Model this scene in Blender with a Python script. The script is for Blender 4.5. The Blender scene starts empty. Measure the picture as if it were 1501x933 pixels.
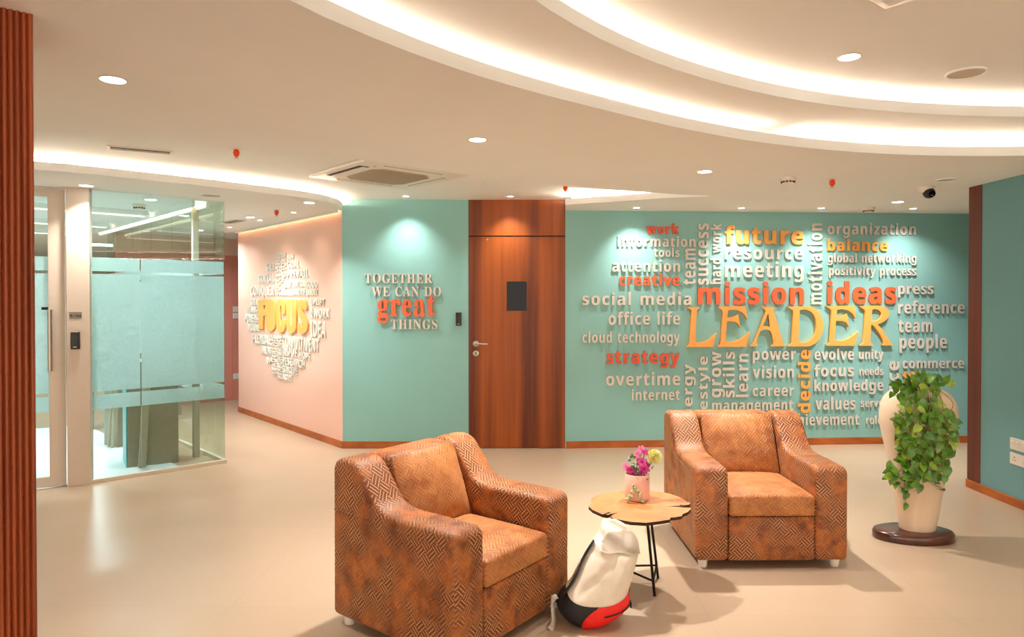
import bpy, bmesh, math, random
from mathutils import Vector, Matrix, Euler, noise
random.seed(7)
C = bpy.context.scene
PI = math.pi

# ------------------------------------------------------------------ camera, world, exposure
F, CX, CY, HC = 1000.0, 750.5, 466.5, 1.564
TILT = math.radians(0.6)
PIX_OFF = (CY - 438) - F * math.tan(TILT)
cam = bpy.data.cameras.new('camera')
cam.sensor_width = 36.0
cam.lens = F / 1501 * 36
cam.shift_y = -PIX_OFF / 1501
cam.clip_start = 0.05
cam_o = bpy.data.objects.new('camera', cam)
C.collection.objects.link(cam_o)
cam_o.location = (0, 0, HC)
cam_o.rotation_euler = (PI / 2 - TILT, 0, 0)
C.camera = cam_o
world = bpy.data.worlds.new('world')
C.world = world
world.use_nodes = True
world.node_tree.nodes['Background'].inputs['Color'].default_value = (1.0, 0.87, 0.74, 1)
world.node_tree.nodes['Background'].inputs['Strength'].default_value = 1.7
C.view_settings.view_transform = 'Standard'
C.view_settings.look = 'None'
C.view_settings.exposure = 0.84
C.view_settings.gamma = 1.0
C.view_settings.use_curve_mapping = False
C.cycles.use_denoising = True
C.cycles.caustics_reflective = False
C.cycles.caustics_refractive = False
C.cycles.sample_clamp_indirect = 4.0
C.cycles.max_bounces = 10
C.cycles.diffuse_bounces = 5
C.cycles.transparent_max_bounces = 16
# light levels (lamps of the place and added ones)
P_MAIN, P_WASH, P_BACK, P_OFFICE = 15.0, 31.0, 2.5, 38.0
S_COVE, S_COVE_TOP, S_COVE_DIM, S_COVE_BAND, S_COVE_TIP, S_LINEAR = 40.0, 20.0, 9.0, 100.0, 240.0, 2.4
LAMP_COL = (1.0, 0.95, 0.90)
COVE_COL = (1.0, 0.76, 0.58)

# ------------------------------------------------------------------ geometry helpers
def ray(px, py):
    u = (px - CX) / F
    v = -(py + PIX_OFF - CY) / F
    return Vector((u, math.cos(TILT) + v * math.sin(TILT), -math.sin(TILT) + v * math.cos(TILT)))
def atz(px, py, z=0.0):
    d = ray(px, py); t = (z - HC) / d.z
    return Vector((d.x * t, d.y * t, z))
class Plane:
    """a vertical wall plane: s metres along it from p0, z up"""
    def __init__(self, p0, p1):
        self.p0 = Vector((p0[0], p0[1])); d = Vector((p1[0], p1[1])) - self.p0
        self.len = d.length; self.d = d.normalized(); self.n = Vector((-self.d.y, self.d.x))
        self.rot = math.atan2(self.d.y, self.d.x)
    def hit(self, px, py):
        r = ray(px, py); den = r.x * self.n.x + r.y * self.n.y
        t = (self.p0.x * self.n.x + self.p0.y * self.n.y) / den
        return ((r.x * t - self.p0.x) * self.d.x + (r.y * t - self.p0.y) * self.d.y, HC + r.z * t)
    def at(self, s, z, out=0.0):          # out = metres in front of the wall (towards the room)
        return Vector((self.p0.x + self.d.x * s + self.d.y * out, self.p0.y + self.d.y * s - self.d.x * out, z))

def lin(c):
    f = lambda v: v / 12.92 if v <= 0.04045 else ((v + 0.055) / 1.055) ** 2.4
    return tuple(f(v / 255) for v in c) + (1.0,)

def link(name, me, mats=None, parent=None, loc=None, rot=None):
    o = bpy.data.objects.new(name, me)
    C.collection.objects.link(o)
    if mats is not None:
        for m in (mats if isinstance(mats, (list, tuple)) else [mats]):
            if len(me.materials) < (len(mats) if isinstance(mats, (list, tuple)) else 1):
                me.materials.append(m)
    if parent: o.parent = parent
    if loc is not None: o.location = loc
    if rot is not None: o.rotation_euler = rot
    return o
def thing(name, label, cat, loc=(0, 0, 0), rot=(0, 0, 0), group=None):
    o = bpy.data.objects.new(name, None)
    o.empty_display_size = 0.1
    C.collection.objects.link(o)
    o.location = loc; o.rotation_euler = rot
    return tag(o, label, cat, group)
def tag(o, label, cat, group=None):
    o['label'] = label; o['category'] = cat
    if group: o['group'] = group
    return o
def struct(o):
    o['kind'] = 'structure'
    return o
def fin(bm, name, mats, parent=None, smooth=None, loc=None, rot=None):
    bmesh.ops.recalc_face_normals(bm, faces=bm.faces[:])
    me = bpy.data.meshes.new(name)
    bm.to_mesh(me); bm.free()
    if smooth is not None:
        for p in me.polygons: p.use_smooth = True
        if smooth < 180:
            try: me.set_sharp_from_angle(angle=math.radians(smooth))
            except Exception: pass
    return link(name, me, mats, parent, loc, rot)
def box(bm, x0, x1, y0, y1, z0, z1, mi=0):
    vs = [bm.verts.new((x, y, z)) for x in (x0, x1) for y in (y0, y1) for z in (z0, z1)]
    for f in ((0, 1, 3, 2), (4, 6, 7, 5), (0, 4, 5, 1), (2, 3, 7, 6), (0, 2, 6, 4), (1, 5, 7, 3)):
        bm.faces.new([vs[i] for i in f]).material_index = mi
    return vs
def bevel(bm, w, seg=3, ang=30):
    bmesh.ops.recalc_face_normals(bm, faces=bm.faces[:])
    es = [e for e in bm.edges if len(e.link_faces) == 2 and e.calc_face_angle(0) > math.radians(ang)]
    bmesh.ops.bevel(bm, geom=es, offset=w, segments=seg, profile=0.5, affect='EDGES', clamp_overlap=True)
def cyl(bm, c, r, z0, z1, n=24, r2=None, mi=0):
    r2 = r if r2 is None else r2
    a = [bm.verts.new((c[0] + r * math.cos(2 * PI * i / n), c[1] + r * math.sin(2 * PI * i / n), z0)) for i in range(n)]
    b = [bm.verts.new((c[0] + r2 * math.cos(2 * PI * i / n), c[1] + r2 * math.sin(2 * PI * i / n), z1)) for i in range(n)]
    for i in range(n):
        bm.faces.new((a[i], a[(i + 1) % n], b[(i + 1) % n], b[i])).material_index = mi
    bm.faces.new(a[::-1]).material_index = mi
    bm.faces.new(b).material_index = mi
def lathe(bm, prof, n=32, sx=1.0, sy=1.0, cap=True):
    rings = []
    for r, z in prof:
        rings.append([bm.verts.new((sx * r * math.cos(2 * PI * i / n), sy * r * math.sin(2 * PI * i / n), z)) for i in range(n)])
    for a, b in zip(rings, rings[1:]):
        for i in range(n):
            bm.faces.new((a[i], a[(i + 1) % n], b[(i + 1) % n], b[i]))
    if cap:
        bm.faces.new(rings[0][::-1]); bm.faces.new(rings[-1])
def tube(bm, pts, r, n=8, r2=None):
    pts = [Vector(p) for p in pts]; rings = []; prev = None
    for i, p in enumerate(pts):
        t = (pts[min(i + 1, len(pts) - 1)] - pts[max(i - 1, 0)]).normalized()
        up = Vector((0, 0, 1)) if abs(t.z) < 0.95 else Vector((1, 0, 0))
        a = t.cross(up).normalized() if prev is None else (prev - t * prev.dot(t)).normalized()
        prev = a; b = t.cross(a)
        rr = r if r2 is None else r + (r2 - r) * i / max(1, len(pts) - 1)
        rings.append([bm.verts.new(p + (a * math.cos(2 * PI * k / n) + b * math.sin(2 * PI * k / n)) * rr) for k in range(n)])
    for a, b in zip(rings, rings[1:]):
        for k in range(n):
            bm.faces.new((a[k], a[(k + 1) % n], b[(k + 1) % n], b[k]))
    bm.faces.new(rings[0][::-1]); bm.faces.new(rings[-1])
def prism(bm, poly, z0, z1, mi_cap=0, mi_side=0):
    a = [bm.verts.new((x, y, z0)) for x, y in poly]
    b = [bm.verts.new((x, y, z1)) for x, y in poly]
    n = len(poly)
    for vs in (a, b):
        es = [bm.edges.new((vs[i], vs[(i + 1) % n])) for i in range(n)]
        r = bmesh.ops.triangle_fill(bm, use_beauty=True, use_dissolve=False, edges=es)
        for g in r['geom']:
            if isinstance(g, bmesh.types.BMFace): g.material_index = mi_cap
    for i in range(n):
        bm.faces.new((a[i], a[(i + 1) % n], b[(i + 1) % n], b[i])).material_index = mi_side
def slab(loops, z0, z1):
    """horizontal slab: first loop is the outline, the others are openings"""
    bm = bmesh.new(); lv = {}
    for z in (z0, z1):
        es = []
        for k, lp in enumerate(loops):
            vs = [bm.verts.new((x, y, z)) for x, y in lp]; lv[k, z] = vs
            es += [bm.edges.new((vs[i], vs[(i + 1) % len(vs)])) for i in range(len(vs))]
        bmesh.ops.triangle_fill(bm, use_beauty=True, use_dissolve=False, edges=es)
    for k, lp in enumerate(loops):
        a, b = lv[k, z0], lv[k, z1]
        for i in range(len(lp)):
            bm.faces.new((a[i], a[(i + 1) % len(lp)], b[(i + 1) % len(lp)], b[i]))
    return bm
def ribbon(pts, z0, z1, closed=False, thick=0.02):
    """upright strip along a plan curve"""
    bm = bmesh.new(); n = len(pts); cols = []
    for i, p in enumerate(pts):
        q0 = Vector(pts[(i - 1) % n] if closed or i else pts[0]); q1 = Vector(pts[(i + 1) % n] if closed or i < n - 1 else pts[-1])
        t = (q1 - q0).normalized(); nn = Vector((-t.y, t.x)) * thick
        cols.append([bm.verts.new((p[0] + a * nn.x, p[1] + a * nn.y, z)) for a, z in ((0, z0), (0, z1), (1, z1), (1, z0))])
    for i in range(n if closed else n - 1):
        a, b = cols[i], cols[(i + 1) % n]
        for k in range(4):
            bm.faces.new((a[k], a[(k + 1) % 4], b[(k + 1) % 4], b[k]))
    if not closed:
        bm.faces.new(cols[0]); bm.faces.new(cols[-1][::-1])
    return bm
def offset(pts, d, closed=False):
    out = []; n = len(pts)
    for i, p in enumerate(pts):
        q0 = Vector(pts[(i - 1) % n] if closed or i else pts[0]); q1 = Vector(pts[(i + 1) % n] if closed or i < n - 1 else pts[-1])
        t = (q1 - q0).normalized()
        out.append((p[0] - t.y * d, p[1] + t.x * d))
    return out
def spline(pts, n=8):
    out = []; P = [Vector(p) for p in pts]
    for i in range(len(P) - 1):
        p0, p1, p2, p3 = P[max(i - 1, 0)], P[i], P[i + 1], P[min(i + 2, len(P) - 1)]
        for k in range(n):
            t = k / n
            out.append(tuple(0.5 * ((2 * p1) + (p2 - p0) * t + (2 * p0 - 5 * p1 + 4 * p2 - p3) * t * t + (3 * p1 - p0 - 3 * p2 + p3) * t ** 3)))
    out.append(tuple(P[-1]))
    return out
def boxuv(me, s=1.0):
    uv = me.uv_layers.new(name='UVMap')
    for p in me.polygons:
        n = p.normal; ax = max(range(3), key=lambda i: abs(n[i]))
        for li in p.loop_indices:
            v = me.vertices[me.loops[li].vertex_index].co
            uv.data[li].uv = {0: (v.y * s, v.z * s), 1: (v.x * s, v.z * s), 2: (v.x * s, v.y * s)}[ax]

# ------------------------------------------------------------------ materials
def new_mat(name):
    m = bpy.data.materials.new(name); m.use_nodes = True
    nt = m.node_tree
    return m, nt, nt.nodes['Principled BSDF'], nt.nodes['Material Output']
def pm(name, rgb, rough=0.5, metal=0.0, nz=0.0, scale=20.0, bump=0.0, sheen=0.0, spec=0.5, stretch=(1, 1, 1), coat=0.0, dark=None, coords='Object'):
    """procedural paint / plastic / metal / wood: noise between rgb and dark, optional bump"""
    m, nt, b, out = new_mat(name)
    b.inputs['Roughness'].default_value = rough
    b.inputs['Metallic'].default_value = metal
    b.inputs['Specular IOR Level'].default_value = spec
    if sheen: b.inputs['Sheen Weight'].default_value = sheen
    if coat: b.inputs['Coat Weight'].default_value = coat; b.inputs['Coat Roughness'].default_value = 0.15
    tc = nt.nodes.new('ShaderNodeTexCoord'); mp = nt.nodes.new('ShaderNodeMapping')
    mp.inputs['Scale'].default_value = stretch
    nt.links.new(tc.outputs[coords], mp.inputs['Vector'])
    no = nt.nodes.new('ShaderNodeTexNoise'); no.inputs['Scale'].default_value = scale; no.inputs['Detail'].default_value = 4
    nt.links.new(mp.outputs['Vector'], no.inputs['Vector'])
    rp = nt.nodes.new('ShaderNodeValToRGB')
    c = lin(rgb); d = lin(dark) if dark else tuple(v * (1 - nz) for v in c[:3]) + (1,)
    rp.color_ramp.elements[0].position = 0.3; rp.color_ramp.elements[0].color = d
    rp.color_ramp.elements[1].position = 0.7; rp.color_ramp.elements[1].color = c
    nt.links.new(no.outputs['Fac'], rp.inputs['Fac'])
    nt.links.new(rp.outputs['Color'], b.inputs['Base Color'])
    if bump:
        bp = nt.nodes.new('ShaderNodeBump'); bp.inputs['Strength'].default_value = bump; bp.inputs['Distance'].default_value = 0.01
        nt.links.new(no.outputs['Fac'], bp.inputs['Height']); nt.links.new(bp.outputs['Normal'], b.inputs['Normal'])
    return m
def em(name, col, strength):
    m, nt, b, out = new_mat(name)
    b.inputs['Base Color'].default_value = (0.8, 0.8, 0.8, 1)
    b.inputs['Emission Color'].default_value = tuple(col) + (1,)
    b.inputs['Emission Strength'].default_value = strength
    return m
def math_node(nt, op, a, b=None):
    n = nt.nodes.new('ShaderNodeMath'); n.operation = op
    for i, v in enumerate((a, b)):
        if v is None: continue
        if isinstance(v, (int, float)): n.inputs[i].default_value = v
        else: nt.links.new(v, n.inputs[i])
    return n.outputs[0]
def velvet_mat(name, base, line, dark, amount):
    """upholstery: embossed lattice of short parallel lines (basket weave set at 45 degrees) on mottled velvet"""
    m, nt, b, out = new_mat(name)
    tc = nt.nodes.new('ShaderNodeTexCoord'); mp = nt.nodes.new('ShaderNodeMapping')
    mp.inputs['Rotation'].default_value = (0, 0, PI / 4); mp.inputs['Scale'].default_value = (1, 1, 1)
    nt.links.new(tc.outputs['UV'], mp.inputs['Vector'])
    sp = nt.nodes.new('ShaderNodeSeparateXYZ'); nt.links.new(mp.outputs['Vector'], sp.inputs[0])
    cell = 0.046
    u = math_node(nt, 'DIVIDE', sp.outputs[0], cell); v = math_node(nt, 'DIVIDE', sp.outputs[1], cell)
    fu = math_node(nt, 'FLOOR', u); fv = math_node(nt, 'FLOOR', v)
    chk = math_node(nt, 'FLOORED_MODULO', math_node(nt, 'ADD', fu, fv), 2.0)
    lu = math_node(nt, 'PINGPONG', math_node(nt, 'MULTIPLY', u, 3.0), 0.5)
    lv = math_node(nt, 'PINGPONG', math_node(nt, 'MULTIPLY', v, 3.0), 0.5)
    mixl = nt.nodes.new('ShaderNodeMix')
    nt.links.new(chk, mixl.inputs[0]); nt.links.new(lu, mixl.inputs[2]); nt.links.new(lv, mixl.inputs[3])
    rl = nt.nodes.new('ShaderNodeValToRGB')
    rl.color_ramp.elements[0].position = 0.30; rl.color_ramp.elements[0].color = (0, 0, 0, 1)
    rl.color_ramp.elements[1].position = 0.42; rl.color_ramp.elements[1].color = (1, 1, 1, 1)
    nt.links.new(mixl.outputs[0], rl.inputs['Fac'])
    no = nt.nodes.new('ShaderNodeTexNoise'); no.inputs['Scale'].default_value = 11.0; no.inputs['Detail'].default_value = 5; no.inputs['Roughness'].default_value = 0.6
    nt.links.new(tc.outputs['Object'], no.inputs['Vector'])
    r1 = nt.nodes.new('ShaderNodeValToRGB')
    r1.color_ramp.elements[0].position = 0.36; r1.color_ramp.elements[0].color = lin(dark)
    r1.color_ramp.elements[1].position = 0.62; r1.color_ramp.elements[1].color = lin(base)
    nt.links.new(no.outputs['Fac'], r1.inputs['Fac'])
    n2 = nt.nodes.new('ShaderNodeTexNoise'); n2.inputs['Scale'].default_value = 5.0; n2.inputs['Detail'].default_value = 2
    nt.links.new(tc.outputs['UV'], n2.inputs['Vector'])
    r2 = nt.nodes.new('ShaderNodeValToRGB')
    r2.color_ramp.elements[0].position = 0.42; r2.color_ramp.elements[0].color = (0.05, 0.05, 0.05, 1)
    r2.color_ramp.elements[1].position = 0.58; r2.color_ramp.elements[1].color = (amount, amount, amount, 1)
    nt.links.new(n2.outputs['Fac'], r2.inputs['Fac'])
    fac = math_node(nt, 'MULTIPLY', rl.outputs['Color'], r2.outputs['Color'])
    mx = nt.nodes.new('ShaderNodeMix'); mx.data_type = 'RGBA'
    gd = nt.nodes.new('ShaderNodeMix'); gd.data_type = 'RGBA'
    nt.links.new(math_node(nt, 'MULTIPLY', r2.outputs['Color'], 0.85), gd.inputs[0]); nt.links.new(r1.outputs['Color'], gd.inputs[6]); gd.inputs[7].default_value = lin(dark)
    nt.links.new(fac, mx.inputs[0]); nt.links.new(gd.outputs[2], mx.inputs[6]); mx.inputs[7].default_value = lin(line)
    nt.links.new(mx.outputs[2], b.inputs['Base Color'])
    bp = nt.nodes.new('ShaderNodeBump'); bp.inputs['Strength'].default_value = 1.7; bp.inputs['Distance'].default_value = 0.004
    nt.links.new(rl.outputs['Color'], bp.inputs['Height']); nt.links.new(bp.outputs['Normal'], b.inputs['Normal'])
    b.inputs['Roughness'].default_value = 0.55
    b.inputs['Sheen Weight'].default_value = 0.25; b.inputs['Sheen Roughness'].default_value = 0.4
    b.inputs['Sheen Tint'].default_value = lin((255, 190, 130))
    return m
def floor_mat():
    m, nt, b, out = new_mat('floor_tile')
    tc = nt.nodes.new('ShaderNodeTexCoord')
    mp = nt.nodes.new('ShaderNodeMapping'); mp.inputs['Rotation'].default_value = (0, 0, math.radians(2)); mp.inputs['Location'].default_value = (0.35, 0.2, 0)
    nt.links.new(tc.outputs['Object'], mp.inputs['Vector'])
    br = nt.nodes.new('ShaderNodeTexBrick'); br.inputs['Scale'].default_value = 1.0
    br.offset = 0.0
    br.inputs['Brick Width'].default_value = 1.2; br.inputs['Row Height'].default_value = 1.2
    br.inputs['Mortar Size'].default_value = 0.0025; br.inputs['Mortar Smooth'].default_value = 0.3
    br.inputs['Color1'].default_value = lin((189, 165, 140)); br.inputs['Color2'].default_value = lin((186, 162, 136)); br.inputs['Mortar'].default_value = lin((172, 158, 142))
    nt.links.new(mp.outputs['Vector'], br.inputs['Vector'])
    no = nt.nodes.new('ShaderNodeTexNoise'); no.inputs['Scale'].default_value = 1.6; no.inputs['Detail'].default_value = 6
    nt.links.new(tc.outputs['Object'], no.inputs['Vector'])
    mx = nt.nodes.new('ShaderNodeMix'); mx.data_type = 'RGBA'; mx.blend_type = 'MULTIPLY'
    rp = nt.nodes.new('ShaderNodeValToRGB')
    rp.color_ramp.elements[0].position = 0.3; rp.color_ramp.elements[0].color = (0.93, 0.92, 0.90, 1)
    rp.color_ramp.elements[1].position = 0.7; rp.color_ramp.elements[1].color = (1, 1, 1, 1)
    nt.links.new(no.outputs['Fac'], rp.inputs['Fac'])
    mx.inputs[0].default_value = 1.0
    nt.links.new(br.outputs['Color'], mx.inputs[6]); nt.links.new(rp.outputs['Color'], mx.inputs[7])
    nt.links.new(mx.outputs[2], b.inputs['Base Color'])
    b.inputs['Roughness'].default_value = 0.28; b.inputs['Specular IOR Level'].default_value = 0.4
    return m
def wood_mat(name, light, dark, sx=14.0, sz=0.5, rough=0.4, coat=0.0, bands=0.0):
    m, nt, b, out = new_mat(name)
    tc = nt.nodes.new('ShaderNodeTexCoord'); mp = nt.nodes.new('ShaderNodeMapping')
    mp.inputs['Scale'].default_value = (sx, sx, sz)
    nt.links.new(tc.outputs['Object'], mp.inputs['Vector'])
    no = nt.nodes.new('ShaderNodeTexNoise'); no.inputs['Scale'].default_value = 1.0; no.inputs['Detail'].default_value = 6; no.inputs['Roughness'].default_value = 0.62; no.inputs['Distortion'].default_value = 0.3
    nt.links.new(mp.outputs['Vector'], no.inputs['Vector'])
    rp = nt.nodes.new('ShaderNodeValToRGB')
    rp.color_ramp.elements[0].position = 0.32; rp.color_ramp.elements[0].color = lin(dark)
    rp.color_ramp.elements[1].position = 0.68; rp.color_ramp.elements[1].color = lin(light)
    fac = no.outputs['Fac']
    if bands:                      # broad veneer strips on top of the fine grain
        m2 = nt.nodes.new('ShaderNodeMapping'); m2.inputs['Scale'].default_value = (bands, bands, 0.12); m2.inputs['Location'].default_value = (0.3, 0, 0)
        nt.links.new(tc.outputs['Object'], m2.inputs['Vector'])
        n2 = nt.nodes.new('ShaderNodeTexNoise'); n2.inputs['Scale'].default_value = 1.0; n2.inputs['Detail'].default_value = 1
        nt.links.new(m2.outputs['Vector'], n2.inputs['Vector'])
        r2 = nt.nodes.new('ShaderNodeValToRGB'); r2.color_ramp.elements[0].position = 0.40; r2.color_ramp.elements[1].position = 0.58
        nt.links.new(n2.outputs['Fac'], r2.inputs['Fac'])
        fac = math_node(nt, 'ADD', math_node(nt, 'MULTIPLY', fac, 0.72), math_node(nt, 'MULTIPLY', r2.outputs['Color'], 0.26))
    nt.links.new(fac, rp.inputs['Fac']); nt.links.new(rp.outputs['Color'], b.inputs['Base Color'])
    b.inputs['Roughness'].default_value = rough
    if coat: b.inputs['Coat Weight'].default_value = coat; b.inputs['Coat Roughness'].default_value = 0.2
    return m
def glass_mat(name, tint, gloss=1.0):
    m, nt, b, out = new_mat(name)
    nt.nodes.remove(b)
    tr = nt.nodes.new('ShaderNodeBsdfTransparent'); tr.inputs['Color'].default_value = tint
    gl = nt.nodes.new('ShaderNodeBsdfGlossy'); gl.inputs['Roughness'].default_value = 0.02
    fr = nt.nodes.new('ShaderNodeFresnel'); fr.inputs['IOR'].default_value = 1.5
    no = nt.nodes.new('ShaderNodeTexNoise'); no.inputs['Scale'].default_value = 0.7
    bp = nt.nodes.new('ShaderNodeBump'); bp.inputs['Strength'].default_value = 0.01
    nt.links.new(no.outputs['Fac'], bp.inputs['Height']); nt.links.new(bp.outputs['Normal'], gl.inputs['Normal'])
    mx = nt.nodes.new('ShaderNodeMixShader')
    ge = nt.nodes.new('ShaderNodeNewGeometry')      # the rear face of the pane adds no second mirror
    nt.links.new(math_node(nt, 'MULTIPLY', fr.outputs[0], math_node(nt, 'SUBTRACT', gloss, ge.outputs['Backfacing'])), mx.inputs[0]); nt.links.new(tr.outputs[0], mx.inputs[1]); nt.links.new(gl.outputs[0], mx.inputs[2])
    nt.links.new(mx.outputs[0], out.inputs['Surface'])
    return m
def frost_mat(name):
    m, nt, b, out = new_mat(name)
    nt.nodes.remove(b)
    tr = nt.nodes.new('ShaderNodeBsdfTransparent'); tr.inputs['Color'].default_value = (0.85, 0.93, 0.90, 1)
    tl = nt.nodes.new('ShaderNodeBsdfTranslucent'); tl.inputs['Color'].default_value = lin((226, 238, 242))
    df = nt.nodes.new('ShaderNodeBsdfDiffuse'); df.inputs['Color'].default_value = lin((206, 224, 222))
    no = nt.nodes.new('ShaderNodeTexNoise'); no.inputs['Scale'].default_value = 60.0
    tc = nt.nodes.new('ShaderNodeTexCoord'); nt.links.new(tc.outputs['Object'], no.inputs['Vector'])
    m1 = nt.nodes.new('ShaderNodeMixShader'); nt.links.new(math_node(nt, 'MULTIPLY', no.outputs['Fac'], 0.9), m1.inputs[0])
    nt.links.new(tl.outputs[0], m1.inputs[1]); nt.links.new(df.outputs[0], m1.inputs[2])
    m2 = nt.nodes.new('ShaderNodeMixShader')
    m2.inputs[0].default_value = 0.12
    nt.links.new(m1.outputs[0], m2.inputs[1]); nt.links.new(tr.outputs[0], m2.inputs[2])
    nt.links.new(m2.outputs[0], out.inputs['Surface'])
    return m

M = {}
M['floor'] = floor_mat()
M['ceil'] = pm('ceiling_paint', (242, 245, 244), 0.85, nz=0.02, scale=3)
M['teal'] = pm('teal_paint', (146, 200, 196), 0.6, nz=0.03, scale=2, spec=0.3)
M['tealb'] = pm('blue_green_paint', (116, 166, 172), 0.5, nz=0.03, scale=2, spec=0.3)
M['peach'] = pm('peach_paint', (246, 196, 176), 0.55, nz=0.02, scale=2, spec=0.3)
M['pink'] = pm('pink_laminate', (228, 140, 122), 0.5, nz=0.03, scale=3)
M['cream'] = pm('cream_wall_paint', (225, 214, 198), 0.8, nz=0.02, scale=3)
M['doorwood'] = wood_mat('brown_veneer', (166, 82, 14), (98, 38, 4), 11.0, 0.3, 0.45, 0.0, 3.2)
M['base'] = wood_mat('baseboard_wood', (196, 108, 46), (150, 72, 26), 3.0, 12.0, 0.4)
M['flute'] = wood_mat('fluted_wood', (180, 88, 42), (120, 50, 20), 20.0, 0.8, 0.45)
M['trimwood'] = wood_mat('dark_red_wood', (120, 52, 34), (84, 34, 22), 14.0, 0.6, 0.5)
M['white'] = pm('white_letter_acrylic', (226, 218, 206), 0.45, nz=0.02)
M['whiteplastic'] = pm('white_plastic', (235, 228, 218), 0.35, nz=0.02)
M['orange'] = pm('orange_red_acrylic', (246, 108, 64), 0.4, nz=0.03)
M['redorange'] = pm('red_acrylic', (234, 92, 60), 0.4, nz=0.03)
M['yellow'] = pm('yellow_acrylic', (255, 180, 92), 0.4, nz=0.03)
M['black'] = pm('black_plastic', (24, 22, 22), 0.35, nz=0.1)
M['blackmetal'] = pm('black_metal', (26, 24, 24), 0.45, 0.6, nz=0.1)
M['steel'] = pm('brushed_steel', (190, 180, 168), 0.32, 1.0, nz=0.08, scale=40, stretch=(1, 1, 0.1))
M['frame'] = pm('cream_metal_frame', (216, 200, 182), 0.4, nz=0.02)
M['redplastic'] = pm('orange_red_plastic', (238, 70, 24), 0.35, nz=0.05)
M['dark'] = pm('dark_slot', (30, 24, 20), 0.7, nz=0.2)
M['grille'] = pm('grille_grey', (196, 180, 158), 0.6, nz=0.1, scale=120)
M['velvet'] = velvet_mat('rust_velvet', (194, 110, 46), (230, 176, 122), (112, 52, 16), 1.0)
M['velvetl'] = velvet_mat('rust_velvet_cushion', (206, 134, 74), (230, 174, 118), (164, 92, 40), 0.6)
M['glass'] = glass_mat('greenish_glass', (0.88, 0.955, 0.925, 1))
M['darkglass'] = pm('dark_vision_glass', (6, 5, 6), 0.05, nz=0.1, spec=0.2)
M['frost'] = frost_mat('frosted_film')
M['lampface'] = em('downlight_face', (0.95, 0.97, 1.0), 9.0)
M['cove'] = em('cove_led', COVE_COL, S_COVE)
M['coveband'] = em('cove_led_band', COVE_COL, S_COVE_BAND)
M['covetip'] = em('cove_led_tip', COVE_COL, S_COVE_TIP)
M['covetop'] = em('cove_led_top', COVE_COL, S_COVE_TOP)
M['covedim'] = em('cove_led_dim', COVE_COL, S_COVE_DIM)
M['linear'] = em('linear_led', (1.0, 0.80, 0.60), S_LINEAR)

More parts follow.
